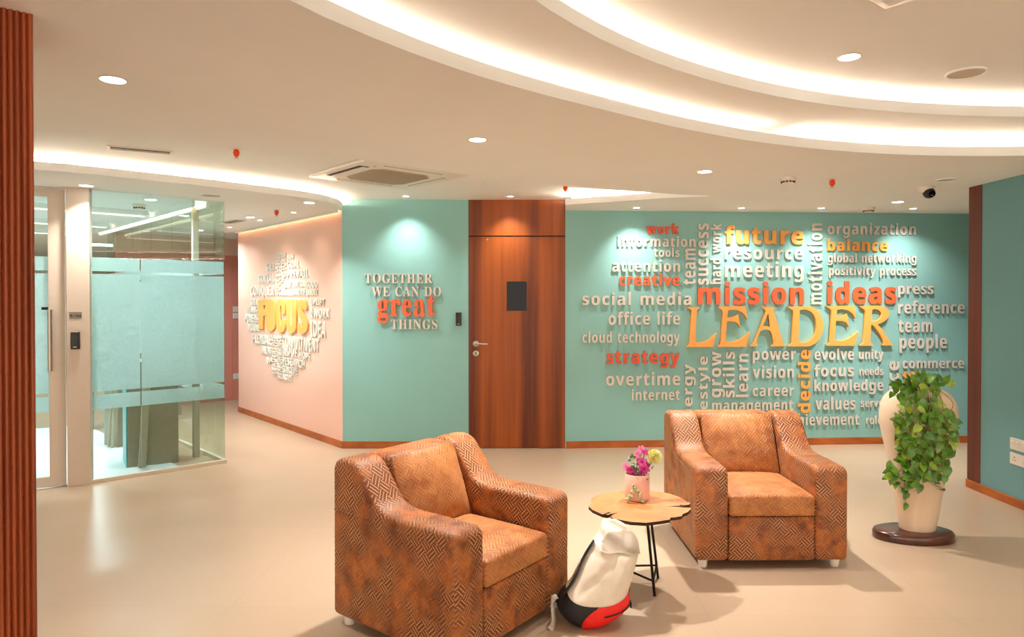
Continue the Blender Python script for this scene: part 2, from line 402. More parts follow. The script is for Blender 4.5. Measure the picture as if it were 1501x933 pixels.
GLYPHS = """
sa 427 172,-7,142,-7,109,-7 82,3,60,22,39,41 28,70,28,109,28,148 42,177,69,196,96,214 137,225,192,226,213,227 235,228,256,228,256,234 256,239,256,244,256,264 251,278,241,287,231,296 217,300,199,300,181,300 163,298,146,292,129,287 112,281,95,273,84,296 73,319,62,341,82,351 104,360,128,365,152,371 177,374,203,374,252,374 290,363,316,342,342,321 355,288,355,244,355,163 355,81,355,0,332,0 309,0,285,0,279,17 272,33,266,50,265,50 264,50,263,50,248,30 231,16,214,7,196,-2|165,66,179,66,201,66 219,73,234,86,248,98 256,116,256,140,256,150 256,160,256,170,243,169 230,169,217,169,185,168 162,162,150,151,137,140 131,126,131,109,131,94 135,83,144,76,153,70
sb 447 296,-7,254,-7,227,-7 206,-2,190,8,175,17 162,28,152,40,150,40 148,40,146,40,140,27 135,13,129,0,103,0 78,0,52,0,52,170 52,340,52,510,86,510 119,510,152,510,152,471 152,431,152,392,152,378 152,364,151,351,150,337 149,327,148,319,150,319 151,319,152,319,162,334 176,347,192,358,209,368 230,373,257,373,298,373 331,357,357,325,382,293 395,246,395,184,395,121 382,74,356,42,330,9|198,75,226,75,246,75 263,84,275,103,287,122 293,150,293,185,293,221 287,248,274,266,262,284 245,293,224,293,198,293 180,285,170,269,159,253 153,229,152,195,152,192 152,188,152,185,152,149 158,122,168,103,179,84
sc 367 227,-7,201,-7,147,-7 105,8,75,39,45,69 30,116,30,181,30,226 38,263,53,291,68,319 89,340,117,353,144,367 175,373,210,373,235,373 257,371,276,366,294,361 310,355,324,349,315,323 305,297,295,271,279,278 264,283,251,287,237,291 224,293,210,293,158,293 132,256,132,182,132,145 139,118,153,101,166,83 186,75,210,75,231,75 250,77,266,83,282,89 298,96,313,106,313,78 313,49,313,21,298,11 282,4,265,0,248,-5
sd 447 195,-7,169,-7,128,-7 95,9,69,41,43,73 30,120,30,183,30,245 43,293,69,325,95,357 129,373,171,373,198,373 219,368,236,358,253,348 267,335,277,320,278,320 279,320,280,320,279,327 277,337,275,351,274,365 273,379,273,393,273,432 273,471,273,510,306,510 339,510,373,510,373,340 373,170,373,0,347,0 322,0,296,0,290,16 283,32,277,48,275,48 274,48,273,48,263,32 250,20,233,9,216,-1|181,73,203,73,231,73 251,81,262,98,273,114 279,139,279,171,279,175 279,178,279,182,279,218 274,245,263,264,252,283 232,292,202,292,180,292 163,283,150,264,138,245 132,217,132,181,132,146 138,119,150,100,163,82
se 418 246,-7,218,-7,182,-7 149,0,121,14,93,27 71,48,54,76,38,104 30,139,30,181,30,224 37,259,52,288,67,316 87,338,113,352,139,366 169,373,203,373,254,373 294,359,324,330,353,301 368,260,368,207,368,191 368,175,368,158,289,158 210,158,132,158,133,130 141,108,157,92,173,76 195,68,223,68,247,68 268,70,287,75,307,80 327,87,347,97,347,71 347,45,347,19,329,11 310,4,290,0,271,-5|136,251,134,225,180,225 227,225,274,225,274,247 268,266,257,280,245,295 228,302,204,302,185,302 169,296,156,283,143,271
sf 281 102,0,69,0,69,97 69,194,69,291,50,291 32,291,13,291,13,308 13,324,13,340,32,349 50,358,69,367,69,376 69,385,69,394,69,425 74,449,84,466,95,484 110,496,129,503,149,510 172,514,198,514,218,514 236,512,252,509,267,506 280,502,290,498,282,474 273,450,265,425,257,427 249,429,240,431,231,434 221,435,209,435,195,435 185,430,178,422,172,413 169,403,169,390,169,382 169,374,169,367,197,367 226,367,255,367,255,342 255,317,255,291,226,291 197,291,169,291,169,194 169,97,169,0,135,0
sg 447 250,-161,189,-161,163,-161 139,-160,117,-156,95,-153 73,-148,52,-140,52,-113 52,-86,52,-60,98,-79 145,-88,195,-88,247,-88 273,-60,273,-5,273,-2 273,0,273,3,273,10 273,18,274,26,274,34 275,41,275,48,274,48 274,48,273,48,260,28 245,15,228,6,210,-2 191,-7,169,-7,125,-7 91,10,67,43,42,77 30,123,30,183,30,243 43,289,68,323,93,357 127,373,171,373,216,373 252,355,277,320,278,320 279,320,280,320,283,335 285,351,288,367,316,367 345,367,373,367,373,244 373,122,373,-1,373,-53 357,-93,326,-120,296,-148|156,72,204,72,230,72 249,79,261,94,273,108 279,134,279,170,279,174 279,178,279,182,279,221 273,250,261,267,249,284 230,292,203,292,156,292 132,255,132,181,132,108
sh 463 86,0,52,0,52,170 52,340,52,510,86,510 119,510,152,510,152,476 152,441,152,406,152,388 152,371,151,355,150,338 149,326,148,320,150,320 151,320,153,320,165,338 180,352,198,361,216,369 237,373,259,373,299,373 331,363,355,342,379,320 391,286,391,239,391,159 391,80,391,0,358,0 324,0,291,0,291,71 291,143,291,214,291,267 271,293,232,293,202,293 181,283,170,262,158,241 152,212,152,173,152,115 152,58,152,0,119,0
si 226 118,412,103,412,88,412 75,416,64,423,54,430 48,443,48,461,48,480 54,493,64,500,75,507 88,510,103,510,118,510 130,507,141,500,152,493 157,480,157,461,157,443 152,430,141,423,130,416|86,0,52,0,52,122 52,244,52,367,86,367 119,367,152,367,152,244 152,122,152,0,119,0
sk 438 86,0,52,0,52,170 52,340,52,510,86,510 119,510,152,510,152,434 152,358,152,282,152,268 152,254,151,241,150,227 148,213,147,199,148,199 148,199,148,199,155,209 162,218,169,228,176,238 184,247,192,255,226,292 261,330,295,367,332,367 370,367,408,367,359,314 310,261,262,208,313,138 365,69,416,0,378,0 339,0,301,0,266,49 231,99,195,148,181,137 167,126,152,114,152,76 152,38,152,0,119,0
sl 226 86,0,52,0,52,170 52,340,52,510,86,510 119,510,152,510,152,340 152,170,152,0,119,0
sm 681 86,0,52,0,52,122 52,244,52,367,78,367 103,367,129,367,133,351 138,335,142,320,144,320 146,320,148,320,159,338 174,352,194,361,213,369 233,373,255,373,281,373 304,369,323,360,342,352 356,338,366,320,369,320 372,320,375,320,386,338 401,352,421,361,441,369 462,373,483,373,525,373 556,363,577,342,599,320 609,286,609,239,609,159 609,80,609,0,576,0 542,0,509,0,509,71 509,143,509,214,509,267 491,293,454,293,428,293 409,284,398,265,386,246 381,219,381,184,381,123 381,61,381,0,347,0 314,0,281,0,281,71 281,143,281,214,281,267 262,293,226,293,198,293 179,283,168,262,158,241 152,212,152,173,152,115 152,58,152,0,119,0
sn 463 86,0,52,0,52,122 52,244,52,367,78,367 103,367,129,367,133,351 138,335,142,320,144,320 146,320,148,320,159,338 175,352,196,361,216,369 238,373,261,373,300,373 332,363,355,342,379,320 391,286,391,239,391,159 391,80,391,0,358,0 324,0,291,0,291,71 291,143,291,214,291,241 286,260,277,274,267,287 252,293,232,293,201,293 180,283,169,262,158,241 152,212,152,173,152,115 152,58,152,0,119,0
so 437 262,-7,207,-7,173,-7 142,1,116,15,89,30 68,52,53,80,38,109 30,143,30,184,30,245 46,292,78,324,110,357 153,373,209,373,243,373 274,366,300,351,327,336 347,315,363,287,378,259 385,225,385,184,385,123 369,76,337,43,305,10|181,74,208,74,235,74 254,83,266,102,277,120 283,148,283,184,283,220 277,247,266,266,254,284 234,293,208,293,181,293 162,284,150,266,138,247 132,220,132,184,132,148 138,120,150,102,162,83
sp 447 86,-161,52,-161,52,15 52,191,52,367,79,367 107,367,134,367,138,351 143,335,148,319,149,319 151,319,152,319,162,334 176,347,192,357,209,368 230,373,257,373,298,373 331,357,357,325,382,293 395,246,395,184,395,122 382,74,355,42,329,10 295,-7,254,-7,227,-7 206,-2,191,8,175,17 162,28,152,40,151,40 149,40,147,40,151,21 152,4,152,-13,152,-63 152,-112,152,-161,119,-161|198,75,226,75,248,75 265,84,276,103,287,122 293,150,293,185,293,257 270,293,224,293,198,293 180,285,170,269,159,253 153,229,152,195,152,192 152,188,152,185,152,149 158,122,168,103,179,84
sr 326 86,0,52,0,52,122 52,244,52,367,78,367 103,367,128,367,133,346 138,325,143,305,145,305 146,305,148,305,158,324 173,340,192,353,211,367 233,373,257,373,262,373 268,373,275,373,281,372 287,372,291,371,288,339 286,308,283,277,280,278 276,278,270,279,264,280 258,280,254,280,237,280 221,277,205,271,189,265 177,255,167,242,157,228 152,210,152,187,152,124 152,62,152,0,119,0
ss 355 204,-7,152,-7,126,-7 104,-5,86,-2,68,2 49,7,31,15,31,42 31,70,31,97,51,88 72,81,95,75,118,69 138,66,155,66,175,66 189,69,197,75,205,81 210,89,210,98,210,104 208,110,204,115,201,120 194,125,183,132,171,138 154,146,130,156,107,166 89,175,74,185,59,195 48,206,41,220,34,234 30,251,30,271,30,305 43,331,70,348,96,365 131,373,175,373,198,373 220,371,240,367,261,362 282,355,304,345,294,321 284,297,274,273,256,280 239,287,223,292,207,297 191,300,174,300,144,300 130,291,130,275,130,270 132,264,135,260,139,255 147,250,157,244,168,239 185,232,206,223,227,214 245,206,261,196,276,187 288,176,296,162,304,149 308,131,308,109,308,72 295,43,269,23,243,3
st 313 197,-7,178,-7,156,-7 136,-3,119,4,102,11 88,24,78,41,68,59 63,84,63,115,63,174 63,233,63,291,47,291 31,291,15,291,15,306 15,320,15,334,34,345 52,356,71,367,80,393 90,419,99,445,121,445 142,445,163,445,163,419 163,393,163,367,197,367 232,367,266,367,266,342 266,317,266,291,232,291 197,291,163,291,163,233 163,174,163,115,163,101 167,91,175,84,183,77 194,73,207,73,218,73 229,74,239,77,249,79 260,81,270,85,270,60 270,35,270,10,259,6 246,2,230,-2,214,-5
su 463 203,-7,181,-7,141,-7 110,4,86,25,62,46 50,81,50,128,50,207 50,287,50,367,84,367 117,367,150,367,150,295 150,224,150,152,150,126 155,107,165,93,174,80 189,73,210,73,240,73 261,84,272,104,283,125 289,155,289,194,289,252 289,309,289,367,322,367 355,367,389,367,389,244 389,122,389,0,363,0 338,0,312,0,308,16 303,31,299,47,297,47 295,47,293,47,282,28 266,15,245,6,225,-2
sv 404 174,0,140,0,93,122 47,244,0,367,35,367 70,367,105,367,128,297 152,227,175,158,179,145 183,132,185,119,187,105 189,93,189,83,190,83 191,83,192,83,193,107 198,132,207,158,230,227 254,297,277,367,312,367 347,367,382,367,336,244 289,122,242,0,208,0
sw 596 147,0,111,0,76,122 41,244,7,367,40,367 73,367,106,367,120,313 134,258,148,204,152,193 154,180,157,164,159,148 162,133,164,119,166,104 168,92,169,84,169,84 170,84,171,84,172,90 173,99,174,109,175,120 177,131,179,142,181,153 183,163,184,172,186,181 187,188,188,191,203,249 218,308,233,367,270,367 306,367,343,367,358,308 372,249,386,191,388,184 390,174,393,161,395,147 397,133,399,118,401,104 402,92,402,84,403,84 404,84,405,84,406,92 407,103,410,117,412,132 414,147,417,163,420,179 423,193,426,204,441,258 456,313,470,367,503,367 535,367,568,367,533,244 498,122,463,0,426,0 390,0,354,0,345,43 335,86,326,128,324,136 321,147,318,162,315,177 311,193,307,211,303,228 299,244,296,258,292,273 289,283,288,290,287,290 286,290,285,290,284,283 282,273,278,258,275,244 271,228,267,211,263,193 259,177,256,162,252,147 250,135,248,127,238,85 228,42,218,0,182,0
sy 404 109,-161,74,-161,63,-161 53,-161,45,-160,36,-158 29,-157,23,-156,23,-129 23,-103,23,-77,28,-77 34,-78,41,-79,48,-80 55,-81,62,-81,84,-81 100,-74,112,-61,125,-49 134,-33,140,-15,142,-9 144,-3,146,3,97,124 49,245,0,367,36,367 73,367,109,367,133,298 156,229,179,161,182,151 185,140,187,130,188,119 190,108,191,97,191,97 192,97,193,97,194,108 196,119,198,130,201,140 204,151,207,161,229,229 252,298,275,367,310,367 346,367,382,367,330,229 279,91,227,-47,213,-85 193,-114,166,-133,140,-152
sz 349 115,0,18,0,18,20 18,39,18,59,75,136 131,213,188,290,135,290 81,290,28,290,28,316 28,341,28,367,119,367 210,367,302,367,302,345 302,323,302,302,246,227 191,152,136,77,193,77 251,77,308,77,308,51 308,26,308,0,211,0
sA 485 36,0,0,0,56,161 113,321,169,482,211,482 252,482,293,482,350,321 407,161,463,0,427,0 390,0,354,0,342,38 331,76,319,114,261,114 203,114,144,114,133,76 121,38,109,0,73,0|181,237,170,199,212,199 253,199,295,199,283,237 271,274,259,311,257,319 254,328,251,340,247,351 244,363,240,375,237,388 234,398,232,407,229,398 226,387,223,374,219,361 215,348,212,336,209,324 206,316,204,311,193,274
sB 473 120,0,60,0,60,160 60,320,60,480,110,480 160,480,210,480,274,480 322,471,355,453,387,435 404,403,404,358,404,331 397,308,384,289,372,270 353,259,330,255,330,253 330,252,330,251,346,248 360,242,373,234,386,226 397,215,404,199,412,184 416,164,416,139,416,96 400,62,369,37,337,12 294,0,240,0,180,0|162,325,162,289,182,289 201,289,221,289,251,289 271,294,282,304,294,313 300,327,300,345,300,363 293,376,279,384,266,392 245,396,216,396,198,396 180,396,162,396,162,361|162,126,162,84,184,84 206,84,228,84,259,84 280,90,292,102,304,114 310,129,310,149,310,167 304,181,292,192,279,203 257,209,225,209,204,209 183,209,162,209,162,167
sC 449 280,-7,255,-7,205,-7 165,3,133,24,101,44 77,73,62,110,47,147 39,190,39,239,39,287 48,330,65,367,83,405 108,434,141,455,175,476 216,486,264,486,288,486 312,483,335,477,359,471 382,463,404,453,393,425 382,398,371,370,353,379 335,386,317,392,299,398 281,402,264,402,225,402 195,387,175,358,154,329 144,289,144,238,144,187 153,148,172,120,191,92 222,78,264,78,284,78 303,80,323,85,342,89 363,95,386,103,386,75 386,47,386,18,365,10 344,3,324,-1,303,-5
sD 518 106,0,60,0,60,160 60,320,60,480,111,480 161,480,211,480,261,480 305,471,342,453,378,435 407,408,427,374,448,339 458,296,458,244,458,163 435,102,389,61,343,20 279,0,196,0,151,0|162,188,162,84,176,84 191,84,206,84,304,84 353,137,353,242,353,295 341,334,318,359,294,384 261,396,216,396,198,396 180,396,162,396,162,292
sE 398 152,0,60,0,60,160 60,320,60,480,152,480 244,480,336,480,336,452 336,424,336,396,278,396 220,396,162,396,162,361 162,326,162,291,216,291 270,291,324,291,324,263 324,235,324,208,270,208 216,208,162,208,162,166 162,125,162,84,220,84 278,84,336,84,336,56 336,28,336,0,244,0
sF 390 94,0,60,0,60,160 60,320,60,480,152,480 244,480,335,480,335,452 335,424,335,396,277,396 219,396,161,396,161,355 161,314,161,273,215,273 269,273,323,273,323,245 323,217,323,189,269,189 215,189,161,189,161,126 161,63,161,0,127,0
sG 508 296,-7,262,-7,190,-7 135,14,97,56,58,99 39,160,39,240,39,291 49,334,68,371,88,407 116,436,153,456,190,476 236,486,289,486,315,486 340,484,365,478,389,473 412,466,432,457,421,430 409,403,398,375,383,383 367,389,348,394,329,399 309,402,289,402,259,402 234,395,212,381,190,368 173,349,162,325,150,300 144,272,144,238,144,207 148,179,156,155,165,131 178,112,197,98,215,85 239,78,269,78,283,78 295,79,305,80,315,81 325,83,333,85,333,118 333,151,333,185,303,185 273,185,242,185,242,213 242,241,242,269,306,269 369,269,433,269,433,186 433,104,433,21,407,12 381,6,354,1,327,-4
sH 535 94,0,60,0,60,160 60,320,60,480,94,480 128,480,162,480,162,417 162,354,162,291,225,291 289,291,352,291,352,354 352,417,352,480,386,480 420,480,453,480,453,320 453,160,453,0,420,0 386,0,352,0,352,69 352,138,352,207,289,207 225,207,162,207,162,138 162,69,162,0,128,0
sI 283 94,0,21,0,21,19 21,39,21,58,41,67 60,76,80,85,80,188 80,291,80,395,60,404 41,413,21,422,21,441 21,460,21,480,94,480 167,480,240,480,240,460 240,441,240,422,220,413 201,404,181,395,181,291 181,188,181,85,201,76 220,67,240,58,240,39 240,19,240,0,167,0
sJ 244 40,-141,10,-141,-3,-141 -14,-140,-24,-139,-34,-137 -43,-135,-50,-134,-50,-105 -50,-77,-50,-49,-43,-51 -35,-52,-27,-54,-19,-55 -11,-56,-2,-56,10,-56 20,-54,30,-49,40,-45 47,-36,52,-24,58,-11 60,7,60,30,60,180 60,330,60,480,94,480 128,480,162,480,162,330 162,180,162,31,162,-10 155,-44,143,-69,130,-94 112,-112,89,-124,66,-135
sK 467 94,0,60,0,60,160 60,320,60,480,94,480 128,480,162,480,162,406 162,333,162,260,168,269 175,279,181,288,188,298 195,307,202,316,245,371 289,425,332,480,369,480 407,480,445,480,389,409 333,338,277,267,334,178 390,89,446,0,407,0 369,0,330,0,289,67 247,135,205,202,191,192 176,182,162,171,162,114 162,57,162,0,128,0
sL 401 159,0,60,0,60,160 60,320,60,480,94,480 128,480,162,480,162,348 162,216,162,84,227,84 292,84,357,84,357,56 357,28,357,0,258,0
sM 655 91,0,60,0,60,160 60,320,60,480,107,480 153,480,199,480,237,357 274,235,312,113,313,113 314,113,314,113,354,235 394,357,435,480,481,480 527,480,573,480,573,320 573,160,573,0,541,0 510,0,478,0,478,76 478,151,478,227,478,242 479,260,479,279,480,299 481,318,481,335,482,353 482,366,483,375,482,375 481,375,480,375,439,250 398,125,357,0,325,0 294,0,263,0,225,125 186,251,148,376,147,376 146,376,145,376,146,367 147,354,148,336,149,318 149,299,150,278,151,258 151,240,151,223,151,149 151,74,151,0,121,0
sN 567 91,0,60,0,60,160 60,320,60,480,103,480 146,480,189,480,258,360 328,240,397,120,398,120 398,120,399,120,398,143 396,165,396,187,395,209 394,231,394,253,394,328 394,404,394,480,425,480 455,480,486,480,486,320 486,160,486,0,443,0 400,0,357,0,287,121 217,242,148,363,147,363 146,363,145,363,147,340 148,317,149,294,151,271 151,248,151,226,151,150 151,75,151,0,121,0
sO 556 320,-7,267,-7,215,-7 172,4,139,24,105,45 80,74,63,111,47,148 39,191,39,241,39,291 47,334,63,371,80,407 105,436,139,456,172,477 216,487,268,487,320,487 363,477,396,456,430,436 455,407,471,370,487,333 496,290,496,240,496,191 487,147,471,110,455,74 430,45,396,24,363,4|225,79,267,79,311,79 342,93,361,122,379,151 389,190,389,240,389,291 379,331,361,359,342,388 311,402,268,402,225,402 194,388,175,359,155,331 146,291,146,240,146,190 155,151,175,122,194,93
sP 443 94,0,60,0,60,160 60,320,60,480,111,480 163,480,214,480,275,480 320,466,349,440,377,413 392,376,392,330,392,302 386,276,374,252,362,227 343,208,316,193,289,178 252,171,206,171,191,171 176,171,162,171,162,114 162,57,162,0,128,0|162,301,162,254,173,254 184,254,195,254,224,254 247,260,264,271,280,282 289,301,289,326,289,373 262,396,208,396,193,396 177,396,162,396,162,349
sQ 556 406,-114,363,-114,333,-78 304,-43,275,-7,272,-7 270,-7,267,-7,215,-7 172,4,139,24,105,45 80,74,63,111,47,148 39,191,39,241,39,291 47,334,63,371,80,407 105,436,139,456,172,477 216,487,268,487,320,487 363,477,396,456,430,436 455,407,471,370,487,333 496,290,496,240,496,187 486,140,467,101,448,62 418,33,377,15,416,-28 454,-71,493,-114,450,-114|225,79,267,79,311,79 342,93,361,122,379,151 389,190,389,240,389,291 379,331,361,359,342,388 311,402,268,402,225,402 194,388,175,359,155,331 146,291,146,240,146,190 155,151,175,122,194,93
sR 465 94,0,60,0,60,160 60,320,60,480,107,480 154,480,200,480,266,480 314,468,345,444,376,420 392,384,392,336,392,314 387,295,379,278,371,262 360,248,346,237,333,225 318,216,302,209,349,139 396,70,443,0,406,0 368,0,330,0,292,61 254,123,216,184,198,184 180,184,162,184,162,123 162,61,162,0,128,0|162,310,162,267,173,267 184,267,195,267,228,267 252,272,267,283,282,295 289,311,289,333,289,356 281,372,266,382,250,391 226,396,193,396,182,396 172,396,162,396,162,353
sS 392 223,-7,167,-7,116,-7 71,3,31,22,31,54 31,85,31,117,54,107 77,98,102,90,126,81 150,77,175,77,200,77 217,82,228,92,239,101 244,113,244,128,244,146 235,161,217,172,199,183 177,195,150,207,139,212 127,218,114,225,101,233 89,242,77,253,65,264 55,278,48,293,40,309 36,328,36,350,36,393 51,426,80,450,109,474 149,486,199,486,224,486 248,483,270,478,293,472 317,463,341,453,330,426 319,400,308,373,286,382 267,389,249,394,232,399 214,402,195,402,176,402 161,397,151,388,141,379 136,368,136,353,136,336 143,323,158,313,174,303 196,290,226,277,251,266 272,254,289,241,306,228 320,213,329,196,338,179 343,158,343,133,343,90 328,57,297,31,267,6
sT 410 178,0,144,0,144,132 144,263,144,395,100,395 57,395,13,395,13,423 13,451,13,480,134,480 255,480,375,480,375,451 375,423,375,395,332,395 289,395,245,395,245,263 245,132,245,0,211,0
sU 529 297,-7,252,-7,188,-7 140,10,107,42,74,74 57,117,57,171,57,274 57,377,57,480,91,480 125,480,158,480,158,382 158,284,158,186,158,147 167,119,183,103,199,87 223,79,255,79,288,79 312,87,327,105,342,122 349,150,349,187,349,284 349,382,349,480,383,480 417,480,451,480,451,376 451,273,451,169,451,136 443,106,429,80,414,53 392,32,363,16,334,1
sV 458 199,0,163,0,108,160 54,320,0,480,34,480 69,480,103,480,133,384 163,289,193,194,195,189 197,180,200,167,204,154 207,140,211,125,214,111 217,99,218,89,220,99 222,111,225,125,229,140 232,154,236,167,239,180 242,189,243,194,273,289 304,384,334,480,368,480 402,480,437,480,382,320 328,160,273,0,236,0
sW 671 161,0,122,0,81,160 41,320,0,480,33,480 67,480,100,480,120,392 141,305,161,218,164,207 167,194,170,179,173,163 176,147,179,132,181,116 183,103,185,92,186,103 188,117,191,132,193,147 196,162,199,177,203,192 205,203,207,211,230,300 253,390,277,480,309,480 341,480,373,480,396,390 419,300,443,211,445,203 447,192,450,177,453,163 456,147,459,132,461,116 463,103,465,92,466,103 468,117,471,132,473,147 476,163,480,179,483,194 486,207,488,218,509,305 529,392,549,480,583,480 616,480,649,480,609,320 568,160,527,0,489,0 450,0,412,0,390,84 368,168,347,252,345,257 344,264,342,274,339,284 337,295,335,306,332,318 330,329,328,339,327,350 325,358,324,364,324,358 323,350,321,339,319,329 317,318,314,307,312,295 310,284,308,274,305,264 304,257,302,251,281,167 259,84,238,0,199,0
sX 469 36,0,0,0,53,82 106,165,159,247,109,325 60,402,10,480,47,480 85,480,122,480,157,422 191,364,226,307,259,364 293,422,327,480,364,480 400,480,437,480,386,400 336,321,286,242,340,161 394,81,448,0,409,0 370,0,332,0,295,60 257,121,220,181,183,121 146,60,109,0,73,0
s0 406 233,-7,191,-7,134,-7 91,15,64,59,38,102 24,163,24,240,24,292 30,336,40,373,51,409 69,438,93,457,118,477 151,487,191,487,249,487 291,465,318,422,346,378 359,318,359,240,359,188 354,144,343,107,332,71 314,43,290,23,265,3|166,75,191,75,216,75 234,89,244,116,254,143 259,185,259,240,259,294 254,336,244,363,234,391 216,405,191,405,166,405 148,391,139,363,130,336 125,294,125,240,125,185 130,144,139,117,148,89
s1 406 210,0,176,0,176,92 176,185,176,277,176,289 176,304,177,323,178,342 178,358,179,373,176,370 172,365,164,358,157,351 150,345,144,340,125,325 107,310,89,296,72,316 56,336,40,357,91,398 143,439,194,480,222,480 250,480,277,480,277,320 277,160,277,0,244,0
s2 406 139,0,27,0,27,24 27,47,27,71,67,111 107,152,147,192,172,217 191,237,206,254,220,271 231,286,238,300,244,314 248,329,248,345,248,364 243,378,232,388,222,397 207,402,189,402,171,402 153,397,136,389,118,380 100,368,81,353,62,374 44,396,26,418,39,430 54,441,70,451,85,462 103,470,123,476,144,483 168,486,197,486,228,486 255,481,278,469,300,458 318,442,330,423,342,403 349,381,349,357,349,330 343,306,333,284,322,263 307,241,287,220,267,198 243,174,215,148,194,128 174,109,153,90,153,88 153,87,153,85,223,85 292,85,362,85,362,57 362,28,362,0,250,0
s4 406 249,0,216,0,216,33 216,66,216,99,148,99 80,99,11,99,11,123 11,146,11,170,81,273 152,376,222,480,253,480 284,480,315,480,315,379 315,278,315,178,334,178 353,178,373,178,373,152 373,126,373,99,353,99 334,99,315,99,315,66 315,33,315,0,282,0|130,222,101,178,139,178 178,178,216,178,216,205 216,232,216,259,216,270 216,282,217,297,217,312 218,325,219,338,219,351 220,359,220,363,219,363 218,363,218,363,214,354 209,346,205,337,200,329 195,320,189,311,159,267
s- 238 81,154,27,154,27,171 27,189,27,206,81,206 135,206,189,206,189,189 189,171,189,154,135,154
rT 445 171,0,92,0,92,6 92,12,92,17,116,17 133,22,142,31,151,40 156,56,156,81,156,198 156,316,156,433,154,433 151,433,149,433,114,433 86,423,65,403,45,383 32,355,29,318,23,318 17,318,11,318,11,364 11,409,11,455,144,455 277,455,410,455,410,409 410,363,410,317,405,317 399,317,394,317,386,394 344,433,269,433,267,433 265,433,263,433,263,316 263,198,263,81,263,56 268,39,276,30,285,22 302,17,328,17,328,12 328,6,328,0,249,0
rO 547 295,-11,261,-11,227,-11 197,-5,169,7,140,19 116,36,94,58,73,79 57,105,45,134,33,163 28,194,28,228,28,261 33,292,45,321,57,350 73,376,95,397,116,419 141,436,170,448,199,460 231,466,265,466,298,466 329,460,357,448,385,436 410,420,431,399,452,377 469,352,481,323,492,294 498,262,498,228,498,194 492,163,481,134,469,105 452,79,430,58,409,36 384,19,355,7,326,-5|228,12,265,12,341,12 379,84,379,228,379,298 369,352,348,389,326,425 297,443,260,443,183,443 145,371,145,228,145,157 156,104,177,67,199,30
rG 529 328,-10,268,-10,220,-10 177,0,141,19,105,39 77,67,57,103,37,139 28,181,28,229,28,276 37,317,57,352,77,387 105,415,139,435,174,455 213,465,257,465,292,465 330,457,369,441,376,437 382,436,388,436,395,436 401,438,406,443,410,448 415,455,419,465,425,465 431,465,437,465,437,413 437,360,437,308,431,308 426,308,420,308,410,335 398,359,382,379,366,399 349,415,329,426,309,438 289,443,267,443,186,443 146,371,146,228,146,157 157,104,180,67,203,31 235,13,275,13,301,13 318,18,328,27,338,37 343,51,343,71,343,90 343,109,343,128,343,149 338,163,329,170,320,178 302,182,275,182,275,187 275,193,275,198,350,198 425,198,500,198,500,193 500,187,500,182,478,182 464,178,457,171,450,163 446,149,446,128,446,95 446,62,446,29,387,3
rE 463 143,0,14,0,14,6 14,11,14,17,38,17 54,21,62,30,71,38 75,54,75,78,75,175 75,272,75,369,75,398 71,417,62,425,53,434 38,439,16,439,16,444 16,450,16,455,144,455 271,455,399,455,399,410 399,365,399,320,394,320 389,320,383,320,378,361 364,390,340,406,317,422 281,430,232,430,217,430 207,430,200,428,193,427 188,423,186,417,184,411 183,401,183,388,183,341 183,293,183,246,186,246 190,246,193,246,223,246 245,254,259,269,273,284 283,310,288,345,293,345 299,345,304,345,304,270 304,194,304,118,299,118 293,118,287,118,285,145 280,166,273,181,266,197 255,207,241,213,227,219 208,222,185,222,184,222 184,222,183,222,183,171 183,119,183,67,183,51 186,40,192,35,198,30 211,28,230,28,263,28 291,31,313,39,336,46 355,58,371,75,386,92 400,114,411,143,417,143 424,143,430,143,421,95 411,48,402,0,273,0
rH 545 91,0,15,0,15,6 15,12,15,17,39,18 54,23,62,32,71,40 75,56,75,81,75,180 75,279,75,379,75,400 70,415,62,424,54,432 39,437,16,439,16,444 16,450,16,455,91,455 167,455,242,455,242,450 242,444,242,439,225,437 213,435,204,432,196,429 190,423,187,415,184,407 182,395,182,379,182,336 182,293,182,251,235,251 289,251,342,251,342,293 342,336,342,379,342,395 340,407,337,415,335,423 329,429,320,432,312,435 299,437,282,439,282,444 282,450,282,455,357,455 432,455,507,455,507,450 507,444,507,439,484,437 468,432,461,424,453,416 449,401,449,379,449,279 449,180,449,81,449,58 453,42,461,33,469,24 484,18,507,17,507,12 507,6,507,0,432,0 357,0,282,0,282,6 282,12,282,17,305,18 321,23,329,31,338,38 342,55,342,81,342,127 342,174,342,221,289,221 235,221,182,221,182,174 182,127,182,81,182,56 186,40,194,32,202,23 218,18,242,17,242,12 242,6,242,0,166,0
rR 494 91,0,15,0,15,6 15,12,15,17,39,18 54,23,62,32,71,40 75,56,75,81,75,180 75,279,75,379,75,400 70,415,62,424,54,432 39,437,16,439,16,444 16,450,16,455,83,455 150,455,217,455,284,455 334,445,367,426,400,406 417,376,417,334,417,279 383,242,315,224,354,166 393,108,432,50,439,39 446,31,452,26,458,20 467,17,478,17,479,17 480,17,480,17,480,12 480,6,480,0,433,0 386,0,338,0,293,71 247,141,201,212,195,212 188,212,182,212,182,168 182,124,182,81,182,56 186,40,194,32,202,23 218,18,242,17,242,12 242,6,242,0,166,0|182,284,182,234,189,234 196,234,203,234,238,234 264,242,280,258,296,275 304,300,304,336,304,399 277,431,224,431,206,431 195,428,190,422,185,417 182,404,182,385,182,335
